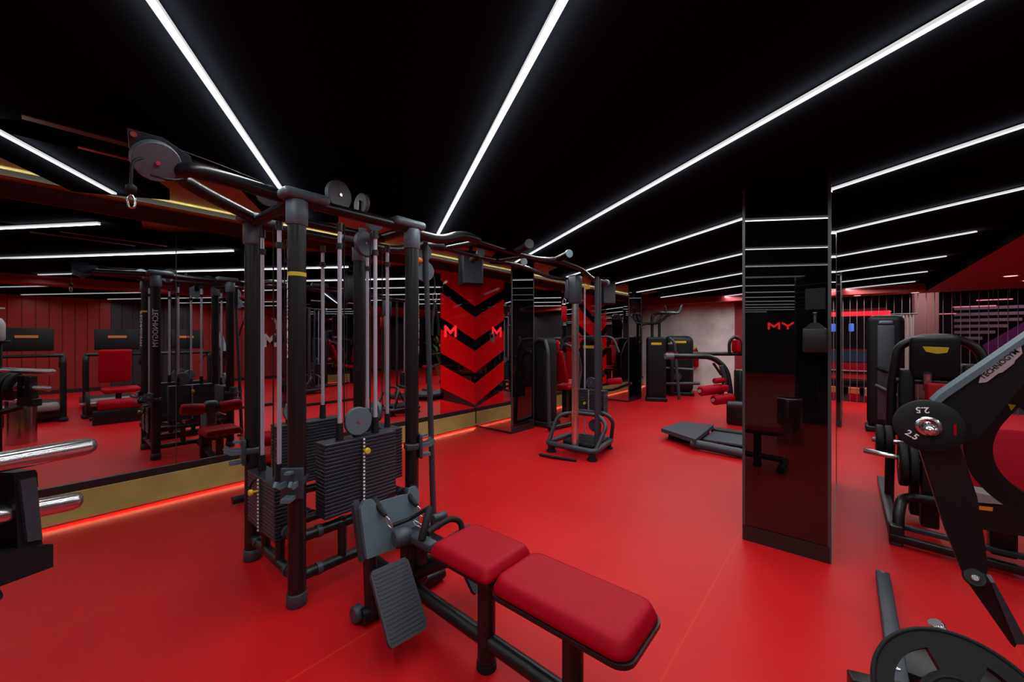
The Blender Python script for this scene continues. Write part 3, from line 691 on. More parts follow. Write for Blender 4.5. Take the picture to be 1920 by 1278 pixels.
# ------------------------------------------------------------------ low row bench
bn = thing('row_bench', 'low row bench with two red pads running out from the cable tower', 'bench', (1.36, 1.3, 0))
def rrect(x0, x1, y0, y1, r, n=6):
    out = []
    for cx, cy, a0 in ((x1-r, y1-r, 0), (x0+r, y1-r, 90), (x0+r, y0+r, 180), (x1-r, y0+r, 270)):
        for i in range(n+1):
            a = math.radians(a0 + 90*i/n); out.append((cx + r*math.cos(a), cy + r*math.sin(a)))
    return out
def pad(x0, x1, y0, y1, z0, z1, r=.05):
    """upholstered pad: rounded corners, sides leaning in, soft top edge"""
    h = z1 - z0; mb = MB(); rings = []
    for ins, z in ((.010, 0), (0, .10), (.004, .35), (.014, .70), (.020, .86), (.029, .96), (.042, 1)):
        rings.append([(x, y, z0 + h*z) for x, y in rrect(x0+ins, x1-ins, y0+ins, y1-ins, max(.02, r-ins*.4))])
    n = len(rings[0]); vs = [v for q in rings for v in q]
    fs = [(j*n+i, j*n+(i+1) % n, (j+1)*n+(i+1) % n, (j+1)*n+i) for j in range(len(rings)-1) for i in range(n)]
    mb.add(vs, fs, True); mb.add(rings[0] + rings[-1], [tuple(range(n-1, -1, -1)), tuple(range(n, 2*n))], False)
    return mb
part('long_pad', pad(1.205, 1.53, .535, 1.147, .441, .505, .06), 'redpad', bn)
part('seat_pad', pad(1.205, 1.53, 1.150, 1.545, .457, .516, .035), 'redpad', bn)
part('pad_board', MB().prism(rrect(1.199, 1.536, .527, 1.145, .062), Matrix.Translation((0, 0, .427)), .016), 'black', bn); part('pad_board', MB().prism(rrect(1.212, 1.522, 1.155, 1.538, .03), Matrix.Translation((0, 0, .443)), .015), 'black', bn)
part('bench_rail', MB().boxab((1.32, .60, .385), (1.41, 1.80, .428), .01), 'black', bn)
for y in (1.255, .80):
    l = part('leg', MB().cyl((1.315, y, .0), (1.315, y, .43), .041, n=20), 'black', bn); part('foot_cap', MB().cyl((1.315, y, 0), (1.315, y, .03), .046, n=20), 'rubber', l)
part('floor_tube', MB().cyl((1.315, 2.30, .15), (1.315, .55, .115), .035), 'black', bn)
part('end_foot', MB().cyl((1.10, .55, .05), (1.53, .55, .05), .04, n=14), 'black', bn)
part('front_foot', MB().cyl((1.085, 1.93, .045), (1.62, 1.93, .045), .04, n=14), 'black', bn)
part('foot_roller', MB().cyl((1.06, 1.975, .045), (1.11, 1.975, .045), .045, n=16, chamfer=.008), 'dgrey', bn)
part('brace', MB().cyl((1.34, 1.50, .40), (1.34, 1.86, .17), .03).cyl((1.14, 1.93, .05), (1.14, 1.95, .36), .035), 'black', bn)
part('riser', MB().boxab((1.30, 1.80, .12), (1.42, 1.92, .42), .02), 'black', bn)
f = frame((1.275, 1.955, .47), (1, -.12, 0), (.05, .24, 1))
sh = [(-.165, -.135), (.135, -.135), (.155, .02), (.175, .12), (.155, .155), (.115, .15), (.10, .125), (-.09, .125), (-.105, .15), (-.15, .155), (-.175, .12)]
part('cable_shield', MB().prism(sh, f, .035), 'grey', bn)
part('shield_rim', MB().prism([(-.18, -.15), (-.15, -.15), (-.165, .16), (-.195, .14)], f, -.05), 'dgrey', bn)
part('shield_rim', MB().prism([(.13, -.15), (.16, -.15), (.19, .14), (.165, .16)], f, -.05), 'dgrey', bn)
for s in (-.075, .115):
    p0 = f @ Vector((s, .10, .03)); p1 = f @ Vector((s + .012, .055, .075)); p2 = f @ Vector((s+.03, .0, .085))
    bs = part('cable_bushing', MB().cyl(f @ Vector((s-.012, .15, .0)), p0, .018).cyl(p0, p1, .017, .012), 'rubber', bn)
    q = (p2-p1).normalized(); e = RT
    part('snap_hook', MB().tube([p1, p1 + q*.02 + e*.012, p2 + e*.012, p2 + q*.02, p2 - e*.010, p1 + q*.02 - e*.010], .0035, 6, .008, closed=True), 'chrome', bs)
    part('cable', MB().tube([f @ Vector((s-.012, .15, 0)), (1.30 + s*.4, 2.16, .52), (1.31 + s*.2, 2.27, .30)], .004, 6), 'rubber', bs)
part('hub_roller', MB().cyl((1.21, 1.83, .435), (1.30, 1.81, .435), .05, n=20, chamfer=.01), 'dgrey', bn)
part('hub_arm', MB().box((1.30, 1.72, .43), (.06, .22, .05), None, .012), 'dgrey', bn)
def footplate(xc, sgn):
    fr = frame((xc, 1.655, .235), (1, -.10*sgn, 0), (.05, .62, .80))
    p = part('foot_plate', MB().prism([(-.09, -.165), (.085, -.165), (.10, -.145), (.10, .145), (.085, .165), (-.085, .165), (-.10, .145), (-.10, -.145)], fr, .022), 'tread', bn, 'ribbed dark grey foot plate')
    m = MB()
    for i in range(17): m.box((0, -.144 + .018*i, .0235), (.176, .007, .004))
    for i, v in enumerate(m.v): m.v[i] = fr @ v
    part('ribs', m, 'tread', p)
    part('plate_arm', MB().cyl(fr @ Vector((0, .05, -.005)), (1.315 + .06*(xc-1.315), 1.93, .20), .026), 'black', bn)
footplate(1.115, 1); footplate(1.60, -1)
# row handle resting on the bench front
hn = part('row_handle', MB().tube([on(806, 950, 2.16), on(770, 972, 2.2), on(735, 985, 2.16)], .011, 8, .03), 'black', bn, 'black double-grip row handle')
part('grip', MB().cyl(on(806, 950, 2.15), on(790, 1014, 2.05), .020, n=12, chamfer=.005), 'rubber', hn)
part('grip', MB().tube([on(800, 1000, 2.12), on(815, 988, 2.2), on(846, 971, 2.28), on(864, 976, 2.32), on(867, 1002, 2.30)], .017, 10, .05), 'rubber', hn)
part('swivel', MB().cyl(on(812, 972, 2.25), on(836, 964, 2.32), .022, n=12, chamfer=.004), 'dgrey', hn)
part('snap_hook', MB().tube([(1.33, 1.84, .50), (1.345, 1.80, .485), (1.36, 1.77, .47), (1.345, 1.76, .465), (1.325, 1.80, .48)], .0035, 6, .006, closed=True), 'chrome', hn)
# lat pulldown seat on the mirror side of the tower
lp = thing('lat_seat', 'red lat pulldown seat with two red thigh rollers, seen in the mirror', 'seat', (1.36, 3.9, 0))
part('seat_pad', pad(1.18, 1.54, 3.88, 4.26, .40, .47, .03), 'redpad', lp)
part('post', MB().boxab((1.30, 3.40, 0), (1.42, 3.5, .40), .02).cyl((1.36, 4.05, .04), (1.36, 4.05, .41), .04), 'black', lp)
part('floor_tube', MB().cyl((1.36, 3.16, .14), (1.36, 4.2, .05), .035).cyl((1.12, 4.2, .045), (1.6, 4.2, .045), .035), 'black', lp)
part('roller_bracket', MB().box((1.36, 3.70, .66), (.13, .12, .15), None, .03).boxab((1.31, 3.42, .38), (1.41, 3.72, .62), .02), 'grey', lp)
for s in (-1, 1): part('thigh_roller', MB().cyl((1.36+s*.075, 3.74, .65), (1.36+s*.30, 3.74, .67), .065, n=20, chamfer=.015), 'redpad', lp)

def onx(px, py, x):
    """the point of the plane X = x that the photo shows at (px, py)"""
    k = 14/36*1920; r = (px-960)/k
    return on(px, py, x/(FW.x + r*RT.x))

# ------------------------------------------------------------------ press machine at the right edge (TECHNOGYM beam)
pr = thing('press_machine', 'black lever press with a TECHNOGYM badge on its slanting beam, right edge of the photo', 'gym machine', (2.6, -.9, 0))
def slab(pxs, x, t, bevel=0):
    """outline given by photo points on plane X = x, t thick to the far side"""
    pts = [onx(a, b, x) for a, b in pxs]; fr = frame((x, 0, 0), (0, -1, 0), (0, 0, 1))
    return MB().prism([(-p.y, p.z) for p in pts], fr, -t)
beam = part('beam', slab([(1752, 757), (1772, 740), (2010, 577), (2040, 640), (1925, 712), (1838, 818), (1790, 838)], 2.45, .09), 'blackmatt', pr)
part('beam_edge', slab([(1750, 752), (1766, 737), (2010, 571), (2014, 580), (1772, 748), (1756, 762)], 2.44, .11), 'grey', beam, 'pale grey top edge')
bq = onx(1873, 683, 2.444); fr = frame(bq, (0, -.626, .78), (0, .78, .626)) @ Matrix.Diagonal((.95, .85, 1, 1))
part('badge', MB().prism([(-.098, -.008), (-.080, -.024), (-.03, -.024), (-.02, -.03), (.03, -.03), (.04, -.024), (.075, -.020), (.098, .006), (.085, .022), (-.05, .022)], fr, .003), 'silver', beam, 'silver badge')
part('lettering', text_mesh('TECHNOGYM', .0235, frame(bq + Vector((-.0035, 0, 0)), (0, -.626, .78), (0, .78, .626)), .001, .0004), 'blackmatt', beam, 'black lettering')
arm = part('lever_arm', slab([(1722, 836), (1798, 828), (1832, 930), (1846, 1010), (1853, 1068), (1842, 1096), (1822, 1098), (1806, 1078), (1770, 985)], 2.44, .07), 'black', pr)
part('pivot', MB().cyl(onx(1828, 1082, 2.425), onx(1828, 1082, 2.52), .036, n=24, chamfer=.006), 'black', arm)
part('pivot_bolt', MB().cyl(onx(1829, 1083, 2.410), onx(1829, 1083, 2.43), .013, n=12, chamfer=.003), 'chrome', arm)
part('lower_link', slab([(1812, 1088), (1840, 1070), (1866, 1110), (1908, 1205), (1903, 1214), (1896, 1208)], 2.46, .05), 'black', pr)
part('link_plate', slab([(1858, 1092), (1866, 1092), (1925, 1200), (1920, 1208), (1906, 1208)], 2.45, .07), 'dgrey', pr)
cpts = [onx(a, b, 2.66) for a, b in ((1975, 690), (1925, 715), (1872, 755), (1838, 795), (1826, 835), (1838, 878), (1872, 915), (1925, 948), (1990, 985))]
part('curved_frame', MB().strap(fillet(cpts, .05, 4), .085, .08, (1, 0, 0)), 'black', pr)
part('grip_tube', MB().cyl(onx(1850, 768, 2.58), onx(1912, 700, 2.58), .019), 'dgrey', pr); part('grip_end', MB().cyl(onx(1888, 727, 2.57), onx(1906, 707, 2.57), .024, n=14, chamfer=.004), 'grey', pr)
part('warning_label', slab([(1890, 757), (1905, 759), (1896, 770)], 2.61, .002), 'yellow', pr, 'yellow warning triangle')
part('upright', MB().boxab((2.45, -1.02, 0), (2.62, -.86, 1.55), .02), 'black', pr)
part('floor_beam', MB().boxab((2.28, -.205, .0), (3.36, -.14, .06), .006), 'dgrey', pr)
part('floor_beam', MB().box((2.25, -.17, .045), (.06, .34, .09), rotz(.35), .006), 'black', pr)
part('floor_beam', MB().boxab((2.42, -1.0, 0), (2.66, -.19, .058), .006), 'black', pr)
for x in (2.40, 3.33): part('screw', MB().cyl((x, -.172, .058), (x, -.172, .066), .009, n=8), 'chrome', pr)
part('weight_peg', MB().cyl((2.25, -.42, .055), on(1752, 1166, 1.5), .026, n=20, chamfer=.006), 'chrome', pr, 'chrome weight peg')
pegc = onx(1741, 800, 2.44)
part('sleeve_peg', MB().lathe([(.024, 0), (.024, .085), (.019, .10), (.008, .108)], frame(pegc, (0, -1, 0), (0, 0, 1)), 20), 'chrome', pr, 'chrome sleeve peg')

def plate(name, label, c, nrm, r, t, up, marks=True, group=None, bore=.028):
    """rubber weight plate, centre c, facing nrm"""
    nrm = Vector(nrm).normalized(); c = Vector(c); up = Vector(up); y = (up - nrm*up.dot(nrm)).normalized(); x = y.cross(nrm)
    f = frame(c, x, y)
    tt = thing(name, label, 'weight plate', c, group)
    part('disc', MB().lathe([(bore+.003, -t/2), (r*.96, -t/2), (r, -t*.35), (r, t*.35), (r*.96, t/2), (r*.55, t*.42), (max(r*.33, bore+.008), t/2), (bore+.003, t/2)], f, 36, False), 'rubber', tt)
    part('hub_ring', MB().lathe([(bore, -t/2-.002), (bore+.012, -t/2-.002), (bore+.012, t/2+.003), (bore, t/2+.003)], f, 24, False), 'chrome', tt, 'steel hub ring')
    return tt, f
pt, pf = plate('weight_plate', 'black 2.5 weight plate on the lever of the press at the right edge', onx(1740, 798, 2.405), (-1, .02, .06), .108, .028, (0, 0, 1))
for ang, dist, rot in ((105, .068, 185), (222, .066, -32)):
    a = math.radians(ang); p = pf @ Vector((dist*math.cos(a), dist*math.sin(a), .0155))
    q = math.radians(rot); ex = pf.to_3x3() @ Vector((math.cos(q), math.sin(q), 0)); ey = pf.to_3x3() @ Vector((-math.sin(q), math.cos(q), 0))
    part('number', text_mesh('2.5', .034, frame(p, ex, ey), .0008, .0006), 'white', pt, 'white number 2.5')
part('red_mark', MB().box(pf @ Vector((.075, -.004, .0148)), (.0015, .008, .045)), 'redpad', pt, 'small red mark')
hp_t = thing('weight_plate', 'large black weight plate with oval hand slots, bottom right corner', 'weight plate', on(1806, 1334, 1.15))
hc = on(1806, 1334, 1.15); hf = frame(hc, (.05, -1, 0), (.62, 0, .78))
def slotted_plate(f, r, t, slot_r0, slot_r1, half):
    """disc with three rounded hand slots, built as a grid ring of quads"""
    mb = MB(); n = 72; rad = [.035, slot_r0, (slot_r0+slot_r1)/2, slot_r1, r*.93, r]
    def inslot(i, j):
        a = (360/n*(i+.5) + 90 - 0) % 120
        return j in (1, 2) and (a < half or a > 120-half)
    for i in range(n):
        a0, a1 = 2*PI*i/n, 2*PI*(i+1)/n
        for j in range(len(rad)-1):
            if inslot(i, j): continue
            r0, r1 = rad[j], rad[j+1]
            z1 = t/2 if j < 4 else t*.36; z0 = t/2 if j < 5 else t*.36
            q = [(r0*math.cos(a0), r0*math.sin(a0)), (r1*math.cos(a0), r1*math.sin(a0)), (r1*math.cos(a1), r1*math.sin(a1)), (r0*math.cos(a1), r0*math.sin(a1))]
            zz = t/2; zo = t*.36 if j == 4 else t/2
            vs = [(*q[0], zz), (*q[1], zo), (*q[2], zo), (*q[3], zz), (*q[0], -zz), (*q[1], -zo), (*q[2], -zo), (*q[3], -zz)]
            fs = [(0, 1, 2, 3), (7, 6, 5, 4)]
            if j == 0 or inslot(i, j-1): fs.append((0, 3, 7, 4))
            if j == len(rad)-2 or inslot(i, j+1): fs.append((1, 5, 6, 2))
            if inslot((i-1) % n, j): fs.append((0, 4, 5, 1))
            if inslot((i+1) % n, j): fs.append((3, 2, 6, 7))
            mb.add(vs, fs, False, f)
    return mb
part('disc', slotted_plate(hf, .20, .04, .092, .146, 34), 'rubber', hp_t)
part('raised_rim', MB().lathe([(.188, .0205), (.194, .027), (.199, .02)], hf, 48, False), 'rubber', hp_t); part('raised_rim', MB().lathe([(.072, .0205), (.076, .026), (.080, .0205)], hf, 40, False), 'rubber', hp_t)
part('hub_ring', MB().lathe([(.030, -.022), (.044, -.022), (.044, .024), (.030, .024)], hf, 28, False), 'chrome', hp_t, 'steel hub ring')
part('plate_peg', MB().cyl(hf @ Vector((0, 0, -.42)), hf @ Vector((0, 0, .05)), .026, n=16), 'black', pr)
part('peg_mount', MB().boxab((1.85, -.42, 0), (2.28, -.25, .16), .01), 'black', pr)

# ------------------------------------------------------------------ chest press behind it, with loop frame and yellow label
cp = thing('chest_press', 'black chest press with a tubular loop frame, yellow label and red pads', 'gym machine', (4.6, -.6, 0))
part('floor_rail', MB().boxab((3.98, -.31, 0), (5.6, -.245, .075), .008), 'dgrey', cp); part('floor_rail', MB().boxab((3.9, -1.2, 0), (5.6, -1.13, .075), .008), 'black', cp)
part('cross_rail', MB().box((3.94, -.72, .055), (.05, .96, .05), rotz(-.12), .006), 'black', cp); part('cross_rail', MB().box((4.12, -.72, .085), (.04, .92, .035), rotz(-.12), .006), 'dgrey', cp)
part('step_tube', MB().tube([(4.05, -.29, .06), (4.10, -.30, .25), (4.28, -.34, .285), (4.32, -.62, .285), (4.32, -.9, .285)], .034, 12, .09), 'black', cp)
part('rail_end', MB().boxab((3.985, -.315, .0), (4.07, -.24, .14), .01), 'black', cp)
part('loop_frame', MB().tube([(5.0, -.30, .0), (5.0, -.315, 1.05), (5.0, -.36, 1.43), (5.0, -.50, 1.50), (5.0, -.72, 1.50), (5.0, -.85, 1.40), (5.0, -.90, 1.05), (5.0, -.90, 0)], .034, 12, .12, 6), 'black', cp)
pn = part('shroud', MB().box((4.93, -.575, 1.33), (.10, .30, .36), Euler((0, -.08, 0)).to_matrix(), .03, 3), 'blackmatt', cp)
part('label', slab([(1730, 649), (1780, 651), (1776, 661), (1757, 663), (1736, 659)], 4.868, .003), 'yellow', pn, 'yellow maker label')
part('side_cover', MB().boxab((4.9, -.46, .25), (5.1, -.36, 1.22), .02), 'blackmatt', cp); part('side_cover', MB().boxab((4.9, -.86, .25), (5.1, -.74, 1.28), .02), 'blackmatt', cp)
part('crossbar', MB().cyl((4.95, -.34, 1.12), (4.95, -.88, 1.12), .028), 'black', cp)
part('adjust_peg', MB().cyl((4.88, -.53, 1.05), (4.88, -.53, 1.19), .024, .03, n=14), 'chrome', cp)
part('back_pad', MB().box((4.72, -.66, .93), (.07, .32, .40), Euler((0, .15, 0)).to_matrix(), .028, 4), 'redpad', cp)
part('head_pad', MB().box((4.20, -.80, .66), (.09, .40, .44), Euler((0, .28, 0)).to_matrix(), .035, 4), 'redpad', cp)
part('seat_pad', MB().box((4.02, -.90, .44), (.36, .36, .09), Euler((0, -.06, 0)).to_matrix(), .035, 4), 'redpad', cp)
part('seat_post', MB().boxab((4.10, -.86, .05), (4.22, -.74, .46), .015).boxab((3.8, -.88, .40), (4.2, -.76, .45), .01), 'black', cp)
part('side_plate', slab([(1800, 917), (1868, 931), (1887, 946), (1800, 939)], 3.75, .16), 'greyslat', cp, 'pale grey side plate')
part('seat_rail', slab([(1790, 940), (1925, 955), (1960, 1012), (1815, 988)], 3.76, .14), 'black', cp)
part('small_label', slab([(1833, 948), (1862, 951), (1861, 958), (1834, 955)], 3.755, .004), 'amber', cp, 'small amber label')
part('lever', MB().strap([(4.9, -.92, 1.3), (4.6, -.98, 1.05), (4.25, -1.0, .95)], .07, .05, (0, 1, 0)), 'black', cp)
part('weight_peg', MB().cyl((4.42, -.46, .53), (4.42, -.11, .565), .021, n=14, chamfer=.005), 'chrome', cp, 'chrome weight peg')
part('weight_peg', MB().cyl((4.66, -.42, .62), (4.66, -.17, .62), .021, n=14, chamfer=.005), 'chrome', cp, 'chrome weight peg')
part('peg_arm', MB().boxab((4.36, -.54, .05), (4.48, -.44, .60), .012).boxab((4.60, -.50, .05), (4.72, -.40, .80), .012), 'black', cp)
for i, (x, y, z, r, w_) in enumerate(((4.66, -.22, .62, .125, 'outer upper'), (4.66, -.275, .62, .125, 'inner upper'), (4.42, -.345, .50, .16, 'outer lower'), (4.42, -.40, .50, .16, 'inner lower'))):
    plate('weight_plate', w_ + ' of four black plates on the chest press left of the 2.5 plate', (x, y, z), (0, 1, 0), r*1.06, .048, (0, 0, 1), group='weight plates on the chest press')
# tall covered machine behind it
def cover_tower(label, loc, w_, d_, h, ang, parts_fn=None, lab='yellow', name='weight_machine', round_top=.1):
    t = thing(name, label, 'gym machine', loc); R4 = Matrix.Translation(loc) @ Matrix.Rotation(ang, 4, 'Z')
    sh = MB(R4).box((0, 0, h/2+.03), (d_, w_, h-.06), None, round_top, 5); part('weight_cover', sh, 'blackmatt', t)
    part('base', MB(R4).box((0, 0, .045), (d_+.06, w_+.04, .09), None, .015), 'black', t)
    if lab: part('label', MB(R4).box((-d_/2-.003, 0, h-.16), (.008, w_*.52, .055), None, .002, 1), lab, t, lab + ' maker label')
    if parts_fn: parts_fn(t, R4)
    return t
def tall_extra(t, R4):
    part('cover_window', MB(R4).box((-.165, -.0, .95), (.03, .20, 1.5), None, .02), 'dgrey', t)
    part('cover_cap', MB(R4).box((-.16, 0, 1.74), (.05, .17, .06), None, .02), 'grey', t)
    part('press_arm', MB(R4).tube([(-.12, .10, 1.02), (-.35, -.05, .98), (-.50, -.35, .95)], .035, 10, .1), 'black', t)
    part('press_arm', MB(R4).tube([(-.22, .12, .75), (-.40, -.2, .58), (-.50, -.42, .45)], .03, 10, .1), 'dgrey', t)
    part('pad', MB(R4).box((-.42, -.55, .55), (.30, .26, .08), None, .03, 3), 'redpad', t)
    part('pad_post', MB(R4).boxab((-.46, -.60, 0), (-.38, -.50, .52), .01), 'black', t)
cover_tower('tall black covered weight machine just left of the chest press loop', (8.75, -.48, 0), .44, .32, 1.86, 0, tall_extra, None)

# ------------------------------------------------------------------ machines along the mirror wall
def row_extra(t, R4):
    part('side_tube', MB(R4).tube([(-.30, -.22, 1.46), (-.34, -.30, 1.30), (-.36, -.34, .08)], .032, 10, .14), 'dgrey', t)
    part('side_tube', MB(R4).tube([(-.30, -.22, 1.46), (-.22, -.02, 1.48), (-.1, .1, 1.42)], .032, 10, .1), 'dgrey', t)
    part('floor_tube', MB(R4).tube([(-.36, -.34, .05), (.3, -.42, .05), (.85, -.05, .05)], .035, 10, .2), 'black', t)
    part('back_pad', MB(R4).box((.40, -.02, .98), (.07, .30, .62), Euler((0, -.36, 0)).to_matrix(), .03, 3), 'redpad', t)
    part('head_pad', MB(R4).box((.22, -.02, 1.37), (.07, .26, .18), Euler((0, -.2, 0)).to_matrix(), .03, 3), 'redpad', t)
    part('seat_pad', MB(R4).box((.66, -.02, .60), (.36, .32, .08), None, .03, 3), 'redpad', t)
    part('seat_post', MB(R4).boxab((.58, -.07, .04), (.68, .03, .58), .015), 'black', t)
    for s in (-1, 1): part('press_arm', MB(R4).tube([(.1, s*.34, 1.40), (.40, s*.40, 1.30), (.62, s*.36, .95), (.52, s*.34, .55)], .025, 10, .12), 'dgrey', t)
cover_tower('black weight machine with a reclined red back pad beside the first glossy column', (5.62, 3.98, 0), .36, .34, 1.5, .0, row_extra, None)
def chest_extra(t, R4):
    part('handlebar', MB(R4).tube([(-.25, .55, 1.28), (-.25, .50, 1.52), (-.25, -.50, 1.52), (-.25, -.62, 1.22)], .022, 10, .12), 'dgrey', t)
    part('head_gear', MB(R4).box((-.20, -.12, 1.46), (.16, .26, .12), None, .03), 'black', t)
    part('back_pad', MB(R4).box((-.28, .30, .95), (.07, .28, .55), Euler((0, .15, 0)).to_matrix(), .03, 3), 'redpad', t)
    part('seat_pad', MB(R4).box((-.50, .26, .55), (.32, .30, .08), None, .03, 3), 'redpad', t)
    part('seat_post', MB(R4).boxab((-.50, .20, 0), (-.40, .32, .52), .015), 'black', t)
    part('roller', MB(R4).cyl((-.30, -.42, .66), (-.30, -.68, .70), .06, n=16, chamfer=.015), 'redpad', t)
    part('roller_arm', MB(R4).tube([(-.05, -.2, .45), (-.2, -.5, .5), (-.3, -.86, .66)], .025, 8, .1), 'black', t)
cover_tower('black weight machine with wide handlebar and yellow label behind the cable column', (7.2, 3.95, 0), .42, .34, 1.48, .2, chest_extra)
def m4_extra(t, R4):
    part('side_tube', MB(R4).tube([(-.12, -.28, 1.5), (-.14, -.40, 1.40), (-.16, -.50, .06)], .035, 10, .12), 'dgrey', t)
    part('side_cap', MB(R4).box((-.2, -.30, 1.36), (.06, .10, .05), None, .015), 'grey', t)
cover_tower('black weight machine with yellow label beside the second glossy column', (9.55, 3.50, 0), .44, .36, 1.52, .4, m4_extra, round_top=.06)
def m5_extra(t, R4):
    part('seat_pad', MB(R4).box((-.35, .18, 1.10), (.12, .34, .06), None, .025, 3), 'redpad', t)
    part('leg_bar', MB(R4).cyl((-.32, .30, .72), (-.32, -.34, .70), .025), 'grey', t); part('leg_bar', MB(R4).cyl((-.40, .5, .30), (-.40, -.5, .36), .04), 'dgrey', t)
    part('seat_post', MB(R4).boxab((-.40, .10, 0), (-.30, .2, 1.08), .015), 'black', t)
    part('gear', MB(R4).cyl((-.24, .02, .50), (-.30, .02, .50), .10, n=16), 'dgrey', t)
cover_tower('black round-topped weight machine with yellow label before the grey concrete wall', (10.9, 3.40, 0), .72, .36, 1.55, .30, m5_extra, round_top=.16)
pu = thing('pull_up_frame', 'tall black tubular pull-up frame against the grey concrete wall', 'gym machine', (9.75, 3.75, 0))
part('frame_tube', MB().tube([(9.70, 4.0, 0), (9.70, 4.0, 1.80), (9.80, 3.86, 1.86), (10.0, 3.62, 1.86), (10.15, 3.42, 2.06), (10.2, 3.36, 2.10)], .034, 10, .12), 'black', pu)
part('frame_tube', MB().tube([(9.95, 3.74, 0), (9.95, 3.74, 2.05), (10.02, 3.64, 2.12), (10.3, 3.30, 2.12)], .036, 10, .12), 'black', pu)
part('frame_tube', MB().tube([(10.06, 3.60, 0), (10.06, 3.60, 1.88)], .034, 10), 'black', pu); part('frame_tube', MB().tube([(10.0, 3.67, 1.86), (10.12, 3.52, 2.12)], .03, 10), 'black', pu)
part('grip', MB().tube([(10.28, 3.34, 2.12), (10.36, 3.22, 2.12), (10.42, 3.16, 2.32)], .026, 10, .05), 'dgrey', pu); part('grip', MB().tube([(10.16, 3.46, 2.12), (10.12, 3.48, 2.30)], .022, 10), 'dgrey', pu)

# lever machine between the mirror wall and the near column
lm = thing('lever_machine', 'black lever machine with long horizontal bars and red rollers behind the near column', 'gym machine', (7.85, 1.5, 0))
part('long_bar', MB().tube([on(1250, 668, 7.2), on(1335, 668, 7.2), on(1362, 690, 7.15), on(1370, 735, 7.1), on(1372, 788, 7.1)], .048, 12, .25), 'black', lm)
part('long_bar', MB().cyl(on(1300, 663, 7.5), on(1400, 663, 7.1), .036), 'black', lm)
part('bar_tip', MB().cyl(on(1247, 668, 7.2), on(1262, 668, 7.2), .056, n=12), 'grey', lm)
part('loop_handle', MB().tube([on(1368, 664, 7.1), on(1367, 640, 7.1), on(1378, 629, 7.1), on(1389, 640, 7.1), on(1390, 664, 7.1)], .028, 10, .08), 'black', lm)
part('loop_pad', MB().box(on(1381, 648, 7.15), (.10, .16, .22), rotz(-.6), .03, 3), 'redpad', lm)
for (a, b) in ((1313, 733), (1338, 750)):
    p = on(a, b, 6.8); r_ = part('roller', MB().cyl(on(a, b, 6.75), on(a+34, b-4, 6.9), .085, n=20, chamfer=.02), 'redpad', lm)
    part('roller_cap', MB().cyl(on(a-2, b, 6.74), on(a+1, b, 6.76), .03, n=12), 'silver', r_)
part('roller', MB().cyl(on(1339, 714, 6.9), on(1358, 712, 7.0), .05, n=16, chamfer=.012), 'redpad', lm)
part('roller_pad', MB().box(on(1352, 727, 6.95), (.16, .22, .12), rotz(-.6), .03, 3), 'redpad', lm)
part('roller_arm', MB().tube([on(1348, 748, 6.95), on(1360, 715, 7.0), on(1352, 685, 7.0)], .04, 10, .1), 'dgrey', lm)
part('lever', MB().cyl(on(1337, 680, 6.9), on(1352, 702, 6.95), .022), 'black', lm)
part('upright', MB().box(on(1388, 715, 7.2) - Vector((0, 0, .28)), (.16, .16, 1.0), rotz(-.6), .03), 'black', lm)
part('side_stub', MB().cyl(on(1366, 758, 6.6), on(1400, 760, 6.4), .055, n=14), 'dgrey', lm)
b0 = on(1385, 775, 7.0); part('base', MB().boxab((b0.x-.25, b0.y-.5, 0), (b0.x+.25, b0.y+.15, .38), .04), 'black', lm)
pl_ = thing('step_platform', 'low black step platform on the red floor left of the near column', 'platform', (6.3, 1.7, 0))
pts = [(5.97, 2.11), (6.69, 2.02), (6.72, 1.57), (5.60, 1.53)]
part('deck', MB().prism([(p[0], p[1]) for p in pts], Matrix.Translation((0, 0, .10)), .055), 'tread', pl_)
part('lower_deck', MB().boxab((6.0, .85, .05), (6.62, 1.55, .085), .01), 'tread', pl_)
part('side_tube', MB().tube([(5.68, 1.60, .075), (5.66, 1.3, .07), (5.60, .80, .06)], .06, 12, .1), 'dgrey', pl_)
part('skirt', MB().boxab((5.95, 1.6, 0), (6.6, 2.0, .10), .01), 'rubber', pl_)
part('rear_tube', MB().cyl((6.75, .8, .07), (6.75, 1.6, .07), .05), 'black', pl_)

# ------------------------------------------------------------------ plate rack at the left edge
rk = thing('plate_rack', 'black plate rack with two chrome weight pegs, cut by the left edge', 'rack', (-.4, 1.6, 0))
fa = on(50, 960, 1.36); fx = (on(90, 960, 1.43) - on(0, 960, 1.30)).normalized(); fz = Vector((0, 0, 1))
def onplane(px, py):
    k = 14/36*1920; dr = FW + RT*((px-960)/k) + Vector((0, 0, -(py-633)/k)); n = fx.cross(fz); o = Vector((0, 0, 1.5))
    return o + dr*((fa - o).dot(n)/dr.dot(n))
ff = frame(fa, fx, fz); ffi = ff.inverted()
def cpart(name, pxs, t, m, z=0): return part(name, MB().prism([(ffi @ onplane(a, b)).to_2d() for a, b in pxs], ff @ Matrix.Translation((0, 0, z)), -t), m, rk)
cpart('carriage_upright', [(26, 886), (66, 880), (70, 886), (72, 912), (63, 915), (72, 965), (80, 1022), (34, 1030), (30, 960)], .09, 'blackmatt')
cpart('carriage_face', [(32, 900), (62, 894), (74, 1010), (46, 1016)], .012, 'dgrey', .012)
cpart('carriage_side', [(-14, 892), (14, 889), (18, 960), (20, 1034), (-14, 1040)], .05, 'blackmatt', -.05)
cpart('carriage_base', [(-14, 1036), (80, 1019), (90, 1019), (90, 1062), (-14, 1100)], .12, 'blackmatt', .02)
part('slot_patch', MB().prism([(ffi @ onplane(a, b)).to_2d() for a, b in ((13, 905), (24, 903), (26, 925), (15, 928))], ff @ Matrix.Translation((0, 0, -.06)), .004), 'redpad', rk)  # plain red patch in the carriage slot
